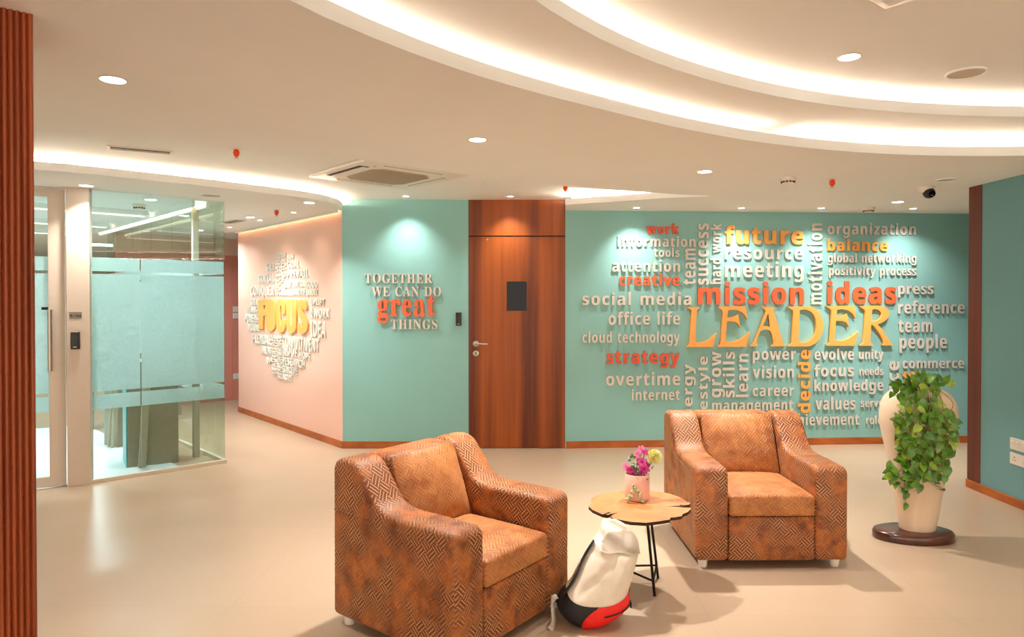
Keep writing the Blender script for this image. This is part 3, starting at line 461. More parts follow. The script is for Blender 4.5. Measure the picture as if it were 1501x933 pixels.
rW 633 177,-11,171,-11,124,124 78,258,32,393,27,409 21,420,15,427,9,434 -1,438,-15,439,-15,444 -15,450,-15,455,50,455 115,455,181,455,181,450 181,444,181,439,166,438 156,436,150,432,143,428 140,421,140,410,140,401 143,388,148,373,173,300 198,226,223,153,249,220 275,286,301,353,296,368 291,383,286,399,281,415 275,425,267,429,260,434 247,437,229,439,229,444 229,450,229,455,299,455 369,455,439,455,439,450 439,444,439,439,408,439 393,430,393,412,393,406 395,398,399,386,424,313 449,239,474,166,496,234 518,302,541,369,546,385 549,398,549,406,549,418 545,426,538,430,531,435 519,438,503,439,503,444 503,450,503,455,543,455 584,455,624,455,624,450 624,444,624,439,611,436 601,430,594,421,588,412 581,398,575,379,532,249 489,119,446,-11,440,-11 434,-11,428,-11,390,96 353,202,316,309,274,202 232,96,190,-11,184,-11
rC 490 338,-11,257,-11,212,-11 172,-1,137,20,103,40 75,68,56,104,36,140 26,182,26,228,26,274 36,315,56,351,76,387 104,414,139,435,174,455 214,465,259,465,290,465 326,457,367,440,374,437 381,435,388,435,404,435 415,445,419,465,425,465 431,465,437,465,437,413 437,361,437,308,431,308 425,308,420,308,405,350 383,383,356,407,329,431 299,443,265,443,184,443 144,371,144,226,144,91 188,24,278,24,305,24 332,31,358,45,384,59 408,79,428,106,435,100 441,94,447,89,401,22
rA 458 37,0,-9,0,-9,6 -9,12,-9,18,4,18 15,22,24,30,32,38 41,53,49,75,101,205 154,336,206,466,212,466 218,466,224,465,278,339 331,213,384,87,394,62 403,45,411,34,419,24 429,18,443,18,443,12 443,6,443,0,372,0 300,0,229,0,229,6 229,12,229,18,265,18 283,27,283,46,283,52 280,64,273,81,266,98 259,115,253,132,203,132 153,132,103,132,95,112 87,91,79,71,77,67 76,63,76,59,75,54 75,51,75,48,75,28 91,18,124,18,125,18 126,18,128,18,128,12 128,6,128,0,82,0|135,213,113,161,156,161 199,161,242,161,220,213 198,266,177,319,156,266
rN 515 409,-11,403,-11,304,109 206,230,107,350,107,259 107,169,107,79,107,55 111,39,119,31,126,23 142,18,167,17,167,12 167,6,167,0,117,0 68,0,18,0,18,6 18,12,18,17,34,18 46,20,54,23,62,27 68,33,71,41,74,50 76,62,76,79,76,182 76,285,76,388,53,416 40,431,36,433,32,435 26,437,18,439,18,444 18,450,18,455,64,455 110,455,156,455,235,360 313,264,391,169,391,238 391,308,391,377,391,394 389,406,386,414,383,422 377,428,369,431,360,435 348,437,331,439,331,444 331,450,331,455,381,455 430,455,480,455,480,450 480,444,480,439,456,438 441,433,433,425,426,416 422,400,422,377,422,248 422,118,422,-11,415,-11
rD 517 90,0,20,0,20,6 20,12,20,17,41,18 55,22,63,30,70,37 74,52,74,75,74,174 74,274,74,374,74,400 70,418,61,426,52,434 37,439,15,439,15,444 15,450,15,455,84,455 153,455,222,455,302,455 363,436,405,396,447,357 468,301,468,228,468,76 388,0,228,0,159,0|206,24,222,24,266,24 299,41,319,75,340,109 351,160,351,229,351,365 308,433,223,433,206,433 195,430,190,423,185,417 182,404,182,385,182,281 182,176,182,72,182,53 185,40,190,34,195,27
rI 282 91,0,13,0,13,6 13,12,13,17,36,20 52,25,61,32,71,40 75,54,75,75,75,179 75,283,75,387,75,407 71,421,63,427,55,434 39,438,13,439,13,444 13,450,13,455,90,455 167,455,244,455,244,450 244,444,244,439,221,438 204,434,196,427,187,421 183,407,183,387,183,284 183,180,183,77,183,63 184,52,187,44,191,36 197,30,206,26,215,22 228,19,246,17,246,12 246,6,246,0,168,0
rS 412 49,-11,43,-11,43,45 43,102,43,158,49,158 56,158,62,158,73,109 90,73,111,50,133,26 162,15,197,15,222,15 242,22,257,36,271,50 279,68,279,89,279,119 261,142,225,160,204,170 183,180,163,191,124,210 95,231,77,253,59,274 50,301,50,332,50,359 56,383,67,403,79,423 95,438,115,449,136,460 159,466,185,466,198,466 213,465,229,461,246,458 263,454,282,448,286,447 289,446,291,446,294,445 297,445,300,445,311,445 318,452,320,466,327,466 333,466,339,466,339,417 339,368,339,319,334,319 328,319,322,319,316,344 306,366,293,385,281,404 265,418,248,429,231,439 213,445,194,445,171,445 153,439,140,426,126,414 120,399,120,380,120,363 125,348,137,336,149,325 166,314,189,303,210,293 232,283,253,273,281,260 302,247,317,233,333,219 344,204,350,188,356,172 359,154,359,133,359,104 352,79,339,58,325,36 306,20,281,8,256,-4 226,-10,192,-10,181,-10 170,-9,158,-8,147,-6 136,-3,126,1,114,5 105,8,98,9,91,11 87,12,85,12,77,12 72,10,69,7,66,4 63,-2,61,-11,55,-11
rg 349 201,-140,146,-140,102,-140 70,-134,48,-122,25,-109 14,-93,14,-75,14,-53 32,-36,69,-26,39,-11 24,7,24,30,24,47 30,61,42,74,55,86 75,99,102,110,49,130 22,164,22,212,22,233 28,252,40,268,51,284 67,296,88,305,108,314 131,318,157,318,184,318 209,314,233,304,261,304 289,304,317,304,317,292 317,280,317,268,301,268 284,268,268,268,284,249 291,227,291,203,291,184 286,166,276,151,266,136 252,124,234,116,216,107 195,103,172,103,167,103 162,103,157,103,152,104 147,104,142,104,130,104 120,101,112,94,105,88 101,80,101,71,101,56 114,49,141,49,152,49 164,49,175,49,211,49 239,46,259,40,279,34 294,25,303,13,311,0 316,-16,316,-37,316,-69 301,-94,272,-113,243,-131|141,124,157,124,173,124 184,131,190,146,196,160 199,182,199,211,199,240 196,262,190,276,184,290 173,297,157,297,141,297 130,290,124,276,117,262 114,240,114,211,114,182 117,160,124,146,130,131|131,-116,161,-116,229,-116 263,-99,263,-66,263,-54 259,-46,249,-41,240,-37 225,-34,205,-34,169,-34 133,-34,97,-34,81,-45 73,-57,73,-73,73,-84 80,-95,95,-103,109,-112
rr 309 78,0,18,0,18,5 18,11,18,16,32,17 41,20,45,26,50,31 52,41,52,56,52,121 52,186,52,252,52,269 50,280,46,285,42,290 34,293,20,293,20,299 21,305,21,310,62,310 104,310,146,310,146,291 146,271,146,252,157,273 171,290,187,301,203,313 218,318,233,318,252,318 266,314,275,304,285,294 289,282,289,266,289,253 286,242,278,234,270,226 260,222,248,222,236,222 228,225,222,231,216,236 212,243,207,250,202,257 196,260,189,260,179,260 170,254,162,241,153,229 149,213,149,192,149,147 149,101,149,56,149,41 152,30,159,25,165,20 178,17,197,16,197,11 197,5,197,0,138,0
re 322 208,-10,154,-10,128,-10 105,-3,85,10,64,24 49,43,37,69,25,94 19,123,19,157,19,188 26,216,38,240,50,265 66,284,87,298,108,311 131,318,157,318,196,318 226,306,249,280,271,255 283,219,283,173,283,171 283,168,283,166,227,166 172,166,117,166,118,84 145,42,199,42,226,42 249,57,270,86,275,81 280,77,285,73,252,17|116,196,116,192,145,192 173,192,201,192,201,200 201,207,201,215,201,243 199,264,193,277,187,290 177,297,161,297,131,297 116,266,116,203,116,200
ra 365 282,-10,255,-10,221,-10 203,5,200,35,170,6 135,-9,95,-9,72,-9 54,-2,40,11,27,25 20,42,20,63,20,93 35,117,63,136,92,155 137,173,199,190,199,207 199,224,199,241,199,260 195,274,187,282,179,291 166,296,148,296,119,296 104,288,104,274,104,271 107,266,113,257,120,248 123,239,123,231,123,219 119,209,110,202,101,194 90,191,77,191,63,191 52,195,45,203,37,211 33,223,33,236,33,252 38,266,49,278,60,291 75,300,95,308,114,315 136,318,162,318,210,318 244,310,263,292,283,275 293,247,293,210,293,161 293,112,293,62,293,51 293,43,295,40,296,36 299,34,304,34,309,34 314,37,320,42,323,37 326,32,329,28,307,2|129,34,151,34,157,34 165,36,174,41,183,46 191,53,199,63,199,99 199,134,199,169,145,157 118,128,118,84,118,50
rt 250 169,-9,124,-9,97,-9 77,-3,66,10,54,24 48,44,48,71,48,140 48,210,48,279,39,279 30,279,20,279,20,286 20,293,20,300,47,325 70,348,88,369,106,390 120,408,129,424,134,424 139,424,144,424,144,386 144,348,144,310,165,310 186,310,208,310,208,300 208,289,208,279,186,279 165,279,144,279,144,213 144,148,144,82,144,68 146,58,149,51,153,44 159,40,168,40,184,40 196,52,206,75,212,72 217,69,222,66,202,16
rp 393 77,-139,17,-139,17,-134 17,-129,17,-124,28,-123 35,-121,40,-117,45,-113 49,-108,50,-101,52,-94 52,-82,52,-64,52,39 52,141,52,243,52,264 50,277,46,283,42,289 33,293,19,295,19,300 19,305,19,310,61,310 102,310,143,310,143,294 143,278,143,263,163,300 192,319,230,319,254,319 275,312,293,298,311,284 325,265,335,241,345,217 350,190,350,160,350,127 345,98,334,72,324,46 310,26,291,12,273,-3 251,-10,227,-10,194,-10 168,4,148,32,148,2 148,-28,148,-58,148,-76 149,-89,152,-99,154,-108 160,-114,167,-118,174,-121 184,-122,197,-123,197,-128 197,-134,197,-139,137,-139|174,28,195,28,216,28 231,39,239,59,248,81 253,112,253,154,253,195 249,226,241,248,234,268 220,278,199,278,178,278 161,264,148,235,148,180 148,124,148,69,158,42
"""

# ------------------------------------------------------------------ planes of the place
H1, H2 = 2.49, 2.60            # low slab, band recess
Z_LIP = 0.06
P_CORNER = (-1.776, 7.14); P_DOOR_R = (0.556, 7.14)
W_TEAL = Plane(P_CORNER, P_DOOR_R)
W_LEAD = Plane((0.556, 7.14), (4.986, 7.432))
W_PEACH = Plane((-3.796, 9.463), P_CORNER)
GA, GB = (-3.575, 5.755), (-2.740, 6.501)          # glass front, left and right ends
W_GLASS = Plane(GA, GB)
gdir = Vector((-0.692, 0.722)).normalized()
GEND = (GB[0] + gdir.x * 4.2, GB[1] + gdir.y * 4.2)
W_RET = Plane(GB, GEND)
DOOR_L = (-4.66, 5.29)
W_GDOOR = Plane(DOOR_L, (-3.755, 5.735))
XR, YR = 3.80, 5.67                                 # right wall plane and its far end

def wall(name, pl, s0, s1, z0, z1, mat, thick=0.12, holes=()):
    """upright wall slab; its front is the plane, its thickness lies behind"""
    bm = bmesh.new()
    cuts = sorted({s0, s1} | {h for hh in holes for h in hh[:2]})
    for a, b in zip(cuts, cuts[1:]):
        hs = [h for h in holes if h[0] <= a + 1e-6 and h[1] >= b - 1e-6]
        zs = [(z0, z1)] if not hs else [(hs[0][3], z1)] + ([(z0, hs[0][2])] if hs[0][2] > z0 else [])
        for za, zb in zs:
            if zb - za < 1e-4: continue
            box(bm, a, b, 0, thick, za, zb)
    bmesh.ops.remove_doubles(bm, verts=bm.verts[:], dist=1e-5)
    return struct(fin(bm, name, mat, loc=(pl.p0.x, pl.p0.y, 0), rot=(0, 0, pl.rot)))

bm = bmesh.new(); box(bm, -13, 8.5, -5.5, 16, -0.1, 0)
struct(fin(bm, 'floor', M['floor']))

# --- ceilings -------------------------------------------------------------
near_px = [(45, 198), (140, 201), (240, 205.5), (400, 218.5), (520, 233), (640, 250), (720, 260.5), (820, 272), (930, 280.5), (1040, 287)]
near = [(-9, 3.7), (-6, 3.72), (-4, 3.77)] + [tuple(atz(x, y, H1).xy) for x, y in near_px]
near = spline(near, 5)
fl_px = [(45, 248), (120, 254), (200, 262), (300, 272.5), (400, 284), (450, 290.5), (480, 296), (498, 301.5)]
far_left = [(-9, 4.2), (-6, 4.25), (-4.5, 4.45)] + [tuple(atz(x, y, H1).xy) for x, y in fl_px]
far_left = spline(far_left, 5)[:-1] + [(-1.74, 7.0), (-1.772, 7.135)]
fr_px = [(1040, 287.3), (980, 290), (920, 294), (870, 297.3), (829, 300)]
far_right = [tuple(atz(x, y, H1).xy) for x, y in fr_px]
far_right = spline(far_right, 4) + [(0.556, 7.135)]
band = near + far_right[1:] + [(0.556, 7.22), (-1.80, 7.22)] + far_left[::-1]
ring_c = Vector((3.0, 0.40))
o_px = [(420, 3), (553, 57), (687, 107), (760, 128), (820, 144), (893, 161), (1027, 193), (1167, 215), (1334, 227), (1400, 228.5), (1501, 228)]
def polar(pts, r0, n=120):
    ps = sorted((math.atan2(p.y - ring_c.y, p.x - ring_c.x), (p.xy - ring_c).length) for p in pts)
    out = []
    for i in range(n):
        a = -PI + 2 * PI * i / n
        if a <= ps[0][0]:
            d = ps[0][0] - a; r = ps[0][1] + (r0 - ps[0][1]) * min(1, d / 0.8)
        elif a >= ps[-1][0]:
            d = a - ps[-1][0]; r = ps[-1][1] + (r0 - ps[-1][1]) * min(1, d / 0.8)
        else:
            k = max(j for j in range(len(ps)) if ps[j][0] <= a); p, q = ps[k], ps[min(k + 1, len(ps) - 1)]
            t = 0 if q[0] == p[0] else (a - p[0]) / (q[0] - p[0]); r = p[1] + (q[1] - p[1]) * t
        out.append(r)
    for _ in range(3):
        out = [(out[i - 1] + 2 * out[i] + out[(i + 1) % n]) / 4 for i in range(n)]
    return [(ring_c.x + r * math.cos(-PI + 2 * PI * i / n), ring_c.y + r * math.sin(-PI + 2 * PI * i / n)) for i, r in enumerate(out)]
HM, HT = 2.62, 2.745
outer = polar([atz(x, y, H1) for x, y in o_px], 4.02)
i_px = [(785, 0), (893, 64), (1027, 113), (1160, 145), (1334, 165), (1400, 168.5), (1501, 171)]
inner = polar([atz(x, y, HM) for x, y in i_px], 3.58)
struct(fin(slab([[(-13, -5.5), (8.5, -5.5), (8.5, 16), (-13, 16)], band, outer], H1, H1 + Z_LIP), 'ceiling', M['ceil']))
COVE_W = 0.16
o_back = offset(outer, -COVE_W, True); i_back = offset(inner, -COVE_W, True)
struct(fin(slab([offset(o_back, -0.1, True), inner], HM, HM + Z_LIP), 'ceiling_middle_ring', M['ceil']))
struct(fin(slab([offset(i_back, -0.1, True)], HT, HT + 0.05), 'ceiling_top_disc', M['ceil']))
struct(fin(ribbon(o_back, H1 + Z_LIP, HM, True, -0.02), 'trim_1', M['ceil']))
struct(fin(ribbon(i_back, HM + Z_LIP, HT, True, -0.02), 'trim_2', M['ceil']))
bx = [(-9.3, 3.4), (-4, 3.5), (-0.4, 4.7), (2.1, 5.8), (2.1, 6.4), (0.9, 7.25), (-1.82, 7.25), (-1.95, 7.0), (-2.3, 6.3), (-3.0, 5.6), (-3.8, 5.0), (-5, 4.65), (-9.3, 4.5)]
struct(fin(slab([bx], H2, H2 + 0.05), 'ceiling_band', M['ceil']))
fl_back = offset(far_left, COVE_W); fr_back = offset(far_right[:-1], -COVE_W)
struct(fin(ribbon(fl_back, H1 + Z_LIP, H2, False, 0.02), 'trim_3', M['ceil']))
struct(fin(ribbon(fr_back, H1 + Z_LIP, H2, False, -0.02), 'trim_4', M['ceil']))

# --- LED strips lying in the coves ---------------------------------------
def led(pts, z, mat, closed=False, label=''):
    o = fin(ribbon(pts, z, z + 0.008, closed, 0.012), 'cove_light_strip', mat)
    return tag(o, label, 'light strip', None)
on = offset(outer, -0.06, True); inn = offset(inner, -0.06, True)
na = len(on)
bright = [p for p in on if math.atan2(p[1] - ring_c.y, p[0] - ring_c.x) < math.radians(110) and math.atan2(p[1] - ring_c.y, p[0] - ring_c.x) > math.radians(-30)]
dim = [p for p in on if math.radians(110) <= math.atan2(p[1] - ring_c.y, p[0] - ring_c.x) <= PI]
dim2 = [p for p in on if -PI <= math.atan2(p[1] - ring_c.y, p[0] - ring_c.x) <= math.radians(-30)]
led(bright, H1 + Z_LIP, M['cove'], False, 'bright warm light strip in the lower ceiling ring at right')
led(dim, H1 + Z_LIP, M['covedim'], False, 'dimmer warm light strip in the lower ceiling ring, left of the bright length')
led(dim2, H1 + Z_LIP, M['covedim'], False, 'warm light strip on the near side of the lower ceiling ring')
led(inn, HM + Z_LIP, M['covetop'], True, 'warm light strip around the upper, smaller ceiling ring')
led(offset(far_left, 0.075), H1 + Z_LIP, M['coveband'], False, 'warm light strip along the curved ceiling edge above the glass office')
led(offset(far_right[:-1], -0.075), H1 + Z_LIP, M['covetip'], False, 'short warm light strip in the pointed recess right of the wooden door')

# --- walls ------------------------------------------------------------------
s_dl = W_TEAL.hit(687, 500)[0]; s_dr = W_TEAL.len
wall('wall_centre', W_TEAL, 0, s_dr, 0, H2 + 0.02, M['teal'], 0.14, [(s_dl, s_dr - 0.0005, 0, H2 + 0.02)])
wall('wall_back', W_LEAD, 0, 7.4, 0, H1 + 0.03, M['teal'], 0.14)
wall('wall_left', W_PEACH, -0.0, W_PEACH.len, 0, H1 + 0.03, M['peach'], 0.12)
# right wall with its wood corner cladding
W_RIGHT = Plane((XR, YR), (XR, 4.72))
wall('wall_right', W_RIGHT, 0.0, 0.95, 0, H1 + 0.03, M['tealb'], 0.14)
W_RIGHT2 = Plane((XR + 0.14, 4.72), (8.4, 4.72))
wall('wall_right_return', W_RIGHT2, 0, 4.4, 0, H1 + 0.03, M['tealb'], 0.14).location.y += 0.0
bm = bmesh.new(); box(bm, XR - 0.006, XR + 0.15, YR - 0.15, YR + 0.006, 0.066, H1)
bevel(bm, 0.004, 2)
struct(fin(bm, 'trim_5', M['trimwood']))
# room behind the camera
def bwall(name, a, b, mat=M['cream']):
    pl = Plane(a, b); wall(name, pl, 0, pl.len, 0, 2.9, mat, 0.1)
bwall('wall_east', (8.4, 16), (8.4, -5.4))
bwall('wall_west', (-7.4, -5.4), (-7.4, 4.2))
bwall('wall_office_west', (-12.9, 4.2), (-12.9, 16))
bwall('wall_office_far', (-12.9, 15.8), (8.4, 15.8))
bwall('wall_office_near', (-7.4, 4.3), (-12.9, 4.3))

# baseboards
def baseboard(name, pl, s0, s1, h=0.066):
    bm = bmesh.new(); box(bm, s0, s1, -0.014, 0.0, 0, h); box(bm, s0, s1, -0.010, 0.0, h, h + 0.006)
    struct(fin(bm, name, M['base'], loc=(pl.p0.x, pl.p0.y, 0), rot=(0, 0, pl.rot)))
baseboard('baseboard_centre', W_TEAL, 0.0, s_dl - 0.004)
baseboard('baseboard_back', W_LEAD, 0.012, 7.0)
baseboard('baseboard_left', W_PEACH, 0, W_PEACH.len + 0.005)
W_RB = Plane((XR, YR + 0.03), (XR, 4.72))
bm = bmesh.new(); box(bm, XR - 0.014, XR, 4.72, YR + 0.012, 0, 0.066); bevel(bm, 0.004, 2)
struct(fin(bm, 'baseboard_right', M['base']))

# far end of the corridor: pink cladding below, peach above
pe = atz(340, 585.5, 0)
gn = Vector((0.722, 0.692)).normalized()
W_END = Plane((pe.x - gn.x * 1.6, pe.y - gn.y * 1.6), (pe.x + gn.x * 1.2, pe.y + gn.y * 1.2))
z_pk = W_END.hit(340, 374.5)[1]
wall('wall_far', W_END, 0, 2.8, z_pk, H1 + 0.03, M['peach'], 0.12)
bm = bmesh.new()
s_g = W_END.hit(340.5, 500)[0]
zc = [0] + [W_END.hit(345, y)[1] for y in (502, 494, 446, 440, 387, 382)] + [z_pk]
for a, b in zip(zc, zc[1:]):
    box(bm, s_g + 0.004, 2.8, 0.0, 0.12, a + 0.003, b - 0.003)
box(bm, 0, s_g - 0.004, 0.0, 0.12, 0.003, z_pk - 0.003)
box(bm, 0, 2.8, 0.006, 0.12, 0, z_pk)
struct(fin(bm, 'wall_far_cladding', M['pink'], loc=(W_END.p0.x, W_END.p0.y, 0), rot=(0, 0, W_END.rot)))

# --- fluted pillar at left -------------------------------------------------------
pr = Vector(ray(51.5, 466.5).xy) * 2.237
ud = Vector((-0.75, -0.66)).normalized(); nd = Vector((ud.y, -ud.x))
if nd.dot(pr) > 0: nd = -nd
poly = []; pitch = 0.0172; nr = 46
for k in range(nr):
    for j in range(7):
        t = j / 7.0
        w = 0.0 if t > 0.86 else math.sin(PI * t / 0.86)
        p = pr + ud * ((k + t) * pitch) + nd * (0.011 * math.sqrt(max(0, w)))
        poly.append((p.x, p.y))
e = pr + ud * (nr * pitch)
poly += [tuple(e), tuple(e - nd * 0.4), tuple(pr - nd * 0.4)]
bm = bmesh.new(); prism(bm, poly, 0, H1)
struct(fin(bm, 'trim_pillar', M['flute'], smooth=50))

# --- wooden door -------------------------------------------------------------------
door = struct(bpy.data.objects.new('door_1', None)); C.collection.objects.link(door)
door.location = W_TEAL.at(s_dl, 0); door.rotation_euler = (0, 0, W_TEAL.rot)
DW = s_dr - s_dl
z_top = W_TEAL.hit(750, 347)[1]
wx0, wx1 = W_TEAL.hit(742, 435)[0] - s_dl, W_TEAL.hit(773, 435)[0] - s_dl
wz1, wz0 = W_TEAL.hit(757, 411.5)[1], W_TEAL.hit(757, 457)[1]
bm = bmesh.new()
for a, b, c, d in ((0.006, wx0, 0.006, z_top), (wx1, DW - 0.006, 0.006, z_top), (wx0, wx1, 0.006, wz0), (wx0, wx1, wz1, z_top)):
    box(bm, a, b, -0.004, 0.04, c, d)
bmesh.ops.remove_doubles(bm, verts=bm.verts[:], dist=1e-5)
fin(bm, 'leaf', M['doorwood'], door)
bm = bmesh.new(); box(bm, 0.006, DW - 0.006, -0.004, 0.04, z_top + 0.012, H2)
bevel(bm, 0.003, 2); fin(bm, 'transom_panel', M['doorwood'], door)
bm = bmesh.new(); box(bm, 0.0, DW, 0.04, 0.06, 0, H2); box(bm, 0.0, 0.006, -0.004, 0.04, 0, H2); box(bm, DW - 0.006, DW, -0.004, 0.04, 0, H2)
fin(bm, 'door_frame', M['trimwood'], door)
bm = bmesh.new(); box(bm, wx0, wx1, 0.012, 0.02, wz0, wz1); fin(bm, 'vision_pane', M['darkglass'], door)
bm = bmesh.new()
for a, b, c, d in ((wx0, wx1, wz0, wz0 + 0.012), (wx0, wx1, wz1 - 0.006, wz1), (wx0, wx0 + 0.006, wz0, wz1), (wx1 - 0.006, wx1, wz0, wz1)):
    box(bm, a, b, -0.006, 0.014, c, d)
fin(bm, 'vision_pane_bead', M['doorwood'], door)
hs, hz = W_TEAL.hit(697.7, 503.3); hs -= s_dl
def disc_y(bm, x, z, r, y0, y1, n=28):
    a = [bm.verts.new((x + r * math.cos(2 * PI * i / n), y0, z + r * math.sin(2 * PI * i / n))) for i in range(n)]
    b = [bm.verts.new((x + r * math.cos(2 * PI * i / n), y1, z + r * math.sin(2 * PI * i / n))) for i in range(n)]
    for i in range(n): bm.faces.new((a[i], a[(i + 1) % n], b[(i + 1) % n], b[i]))
    bm.faces.new(a[::-1]); bm.faces.new(b)
bm = bmesh.new(); disc_y(bm, hs, hz, 0.031, -0.004, -0.014); disc_y(bm, hs, hz, 0.010, -0.014, -0.05)
tube(bm, [(hs - 0.004, -0.05, hz), (hs + 0.02, -0.052, hz), (hs + 0.07, -0.052, hz - 0.002), (hs + 0.125, -0.050, hz - 0.004)], 0.011, 12, 0.008)
bevel(bm, 0.002, 2); fin(bm, 'lever_handle', M['steel'], door, 40)
kz = W_TEAL.hit(697.5, 517.5)[1]
bm = bmesh.new(); disc_y(bm, hs, kz, 0.031, -0.004, -0.014); bevel(bm, 0.002, 2)
kr = fin(bm, 'keyhole_rose', M['steel'], door, 40)
bm = bmesh.new(); disc_y(bm, hs, kz + 0.006, 0.008, -0.013, -0.0155, 14); box(bm, hs - 0.0035, hs + 0.0035, -0.0155, -0.013, kz - 0.016, kz + 0.002)
fin(bm, 'key_slot', M['dark'], kr)
ds, dz = W_TEAL.hit(714.5, 351); 
bm = bmesh.new(); disc_y(bm, ds - s_dl, dz, 0.008, -0.003, -0.009, 12); fin(bm, 'door_stud', M['steel'], door, 40)

# --- glass office front ---------------------------------------------------------------
FILM = ((1.802, 1.918), (0.775, 1.778), (0.622, 0.748))
def gpane(parent, s0, s1, z0, z1, y=0.0, film=True):
    bm = bmesh.new(); box(bm, s0, s1, y - 0.005, y + 0.005, z0, z1); g = fin(bm, 'pane', M['glass'], parent)
    if film:
        bm = bmesh.new()
        for a, b in FILM: box(bm, s0 + 0.003, s1 - 0.003, y + 0.0062, y + 0.0072, a, b)
        fin(bm, 'frosted_film', M['frost'], g)
    return g
def gthing(name, pl):
    o = struct(bpy.data.objects.new(name, None)); C.collection.objects.link(o)
    o.location = (pl.p0.x, pl.p0.y, 0); o.rotation_euler = (0, 0, pl.rot)
    return o
win = gthing('window_1', W_GLASS)
sm = W_GLASS.hit(206.5, 500)[0]
gpane(win, 0.0, sm - 0.002, 0.03, H1); gpane(win, sm + 0.002, W_GLASS.len, 0.03, H1)
bm = bmesh.new(); box(bm, 0, W_GLASS.len + 0.01, -0.016, 0.016, 0, 0.034); bevel(bm, 0.003, 2); fin(bm, 'sill_channel', M['frame'], win)
win2 = gthing('window_2', W_RET)
edges_r = [0.012, 0.75, 1.5, 2.25, 3.0, 4.2]
for a, b in zip(edges_r, edges_r[1:]): gpane(win2, a + 0.002, b - 0.002, 0.03, H1, 0.0, True)
bm = bmesh.new(); box(bm, 0, 4.2, -0.016, 0.016, 0, 0.034); bevel(bm, 0.003, 2); fin(bm, 'sill_channel', M['frame'], win2)
# column between the glass door and the pane
cp = atz(116, 712)
bm = bmesh.new(); box(bm, -0.085, 0.085, -0.0, 0.10, 0, H1); bevel(bm, 0.004, 2)
box(bm, 0.060, 0.064, -0.002, 0.004, 0, H1)
struct(fin(bm, 'trim_door_column', M['frame'], loc=(cp.x, cp.y, 0), rot=(0, 0, W_GDOOR.rot * 0.75)))
# glass door
gd = gthing('door_2', W_GDOOR)
gl = W_GDOOR.len
bm = bmesh.new()
rail = ((0.0, 0.10, 0, H1 - 0.01), (gl - 0.115, gl - 0.0, 0.005, H1 - 0.01), (0.10, gl - 0.115, 0.005, 0.085), (0.10, gl - 0.115, H1 - 0.075, H1 - 0.01))
for a, b, c, d in rail: box(bm, a, b, -0.022, 0.022, c, d)
bmesh.ops.remove_doubles(bm, verts=bm.verts[:], dist=1e-5); bevel(bm, 0.003, 2)
fin(bm, 'door_frame', M['frame'], gd)
bm = bmesh.new(); box(bm, 0.10, gl - 0.115, -0.004, 0.004, 0.085, H1 - 0.075); g = fin(bm, 'pane', M['glass'], gd)
bm = bmesh.new()
for a, b in FILM: box(bm, 0.10, gl - 0.115, 0.0055, 0.0065, a, b)
fin(bm, 'frosted_film', M['frost'], g)
hb = W_GDOOR.hit(75, 500)[0]; hz1 = W_GDOOR.hit(75, 453)[1]; hz0 = W_GDOOR.hit(75, 543)[1]
bm = bmesh.new(); tube(bm, [(hb, -0.062, hz0), (hb, -0.062, hz1)], 0.017, 14)
for z in (hz0 + 0.05, hz1 - 0.05): tube(bm, [(hb, -0.062, z), (hb, -0.004, z)], 0.008, 10)
fin(bm, 'pull_handle', M['steel'], gd, 40)
bm = bmesh.new(); box(bm, hb - 0.065, hb + 0.055, -0.012, -0.004, hz1 - 0.004, hz1 + 0.018); bevel(bm, 0.002, 2); fin(bm, 'handle_bracket', M['blackmetal'], gd)

# office interior: lamps, wrapped furniture panels, sheet on the floor
M['cartonface'] = pm('plastic_wrapped_board', (150, 138, 116), 0.3, nz=0.12, scale=14, bump=0.25, stretch=(1, 1, 3))
M['cartonblue'] = pm('blue_board_edge', (120, 190, 196), 0.4, nz=0.15, scale=12)
M['slat'] = pm('grey_board', (178, 168, 146), 0.5, nz=0.08)
M['sheet'] = pm('white_plastic_sheet', (232, 238, 240), 0.3, nz=0.05, scale=5, bump=0.5)
bm = bmesh.new()
c0 = Vector((-7.2, 5.9)); u = W_GLASS.d; v = W_GLASS.n
sp = [Vector(GA) + v * 0.06 + u * -2.2, Vector(GA) + v * 0.06 + u * 0.75, Vector(GA) + v * 3.2 + u * 0.5, Vector(GA) + v * 3.6 - u * 2.6]
N = 26; grid = []
for i in range(N + 1):
    row = []
    for j in range(N + 1):
        a, b = i / N, j / N
        p = (sp[0] * (1 - a) + sp[1] * a) * (1 - b) + (sp[3] * (1 - a) + sp[2] * a) * b
        row.append(bm.verts.new((p.x, p.y, 0.003 + 0.012 * abs(noise.noise(Vector((p.x * 5, p.y * 5, 0)))))))
    grid.append(row)
for i in range(N):
    for j in range(N): bm.faces.new((grid[i][j], grid[i + 1][j], grid[i + 1][j + 1], grid[i][j + 1]))
o = fin(bm, 'plastic_floor_sheet', M['sheet'], smooth=180); tag(o, 'white plastic protective sheet spread on the office floor behind the glass', 'floor sheet')
def wrapped_panel(px0, py0, px1, py1, depth, h, label, leanz=0.0):
    a = atz(px0, py0); b = atz(px1, py1); d = (b - a).xy.normalized(); w = (b - a).xy.length
    t = thing('wrapped_furniture_panel', label, 'furniture panel', a, (0, 0, math.atan2(d.y, d.x)), 'wrapped furniture panels in the glass office')
    bm = bmesh.new(); box(bm, 0, w, 0.0, depth, 0.0, h); bevel(bm, 0.006, 2); fin(bm, 'board', M['cartonface'], t)
    bm = bmesh.new(); box(bm, -0.012, -0.001, 0.004, depth - 0.004, 0.004, h - 0.004); bevel(bm, 0.003, 2); fin(bm, 'edge_sheet', M['cartonblue'], t)
    return t
wrapped_panel(187, 686, 262, 677, 0.38, 0.98, 'large brown wrapped furniture panel standing nearest behind the office glass')
wrapped_panel(153, 652, 173, 656, 0.30, 0.98, 'smaller wrapped furniture panel with blue edge standing behind the large one')
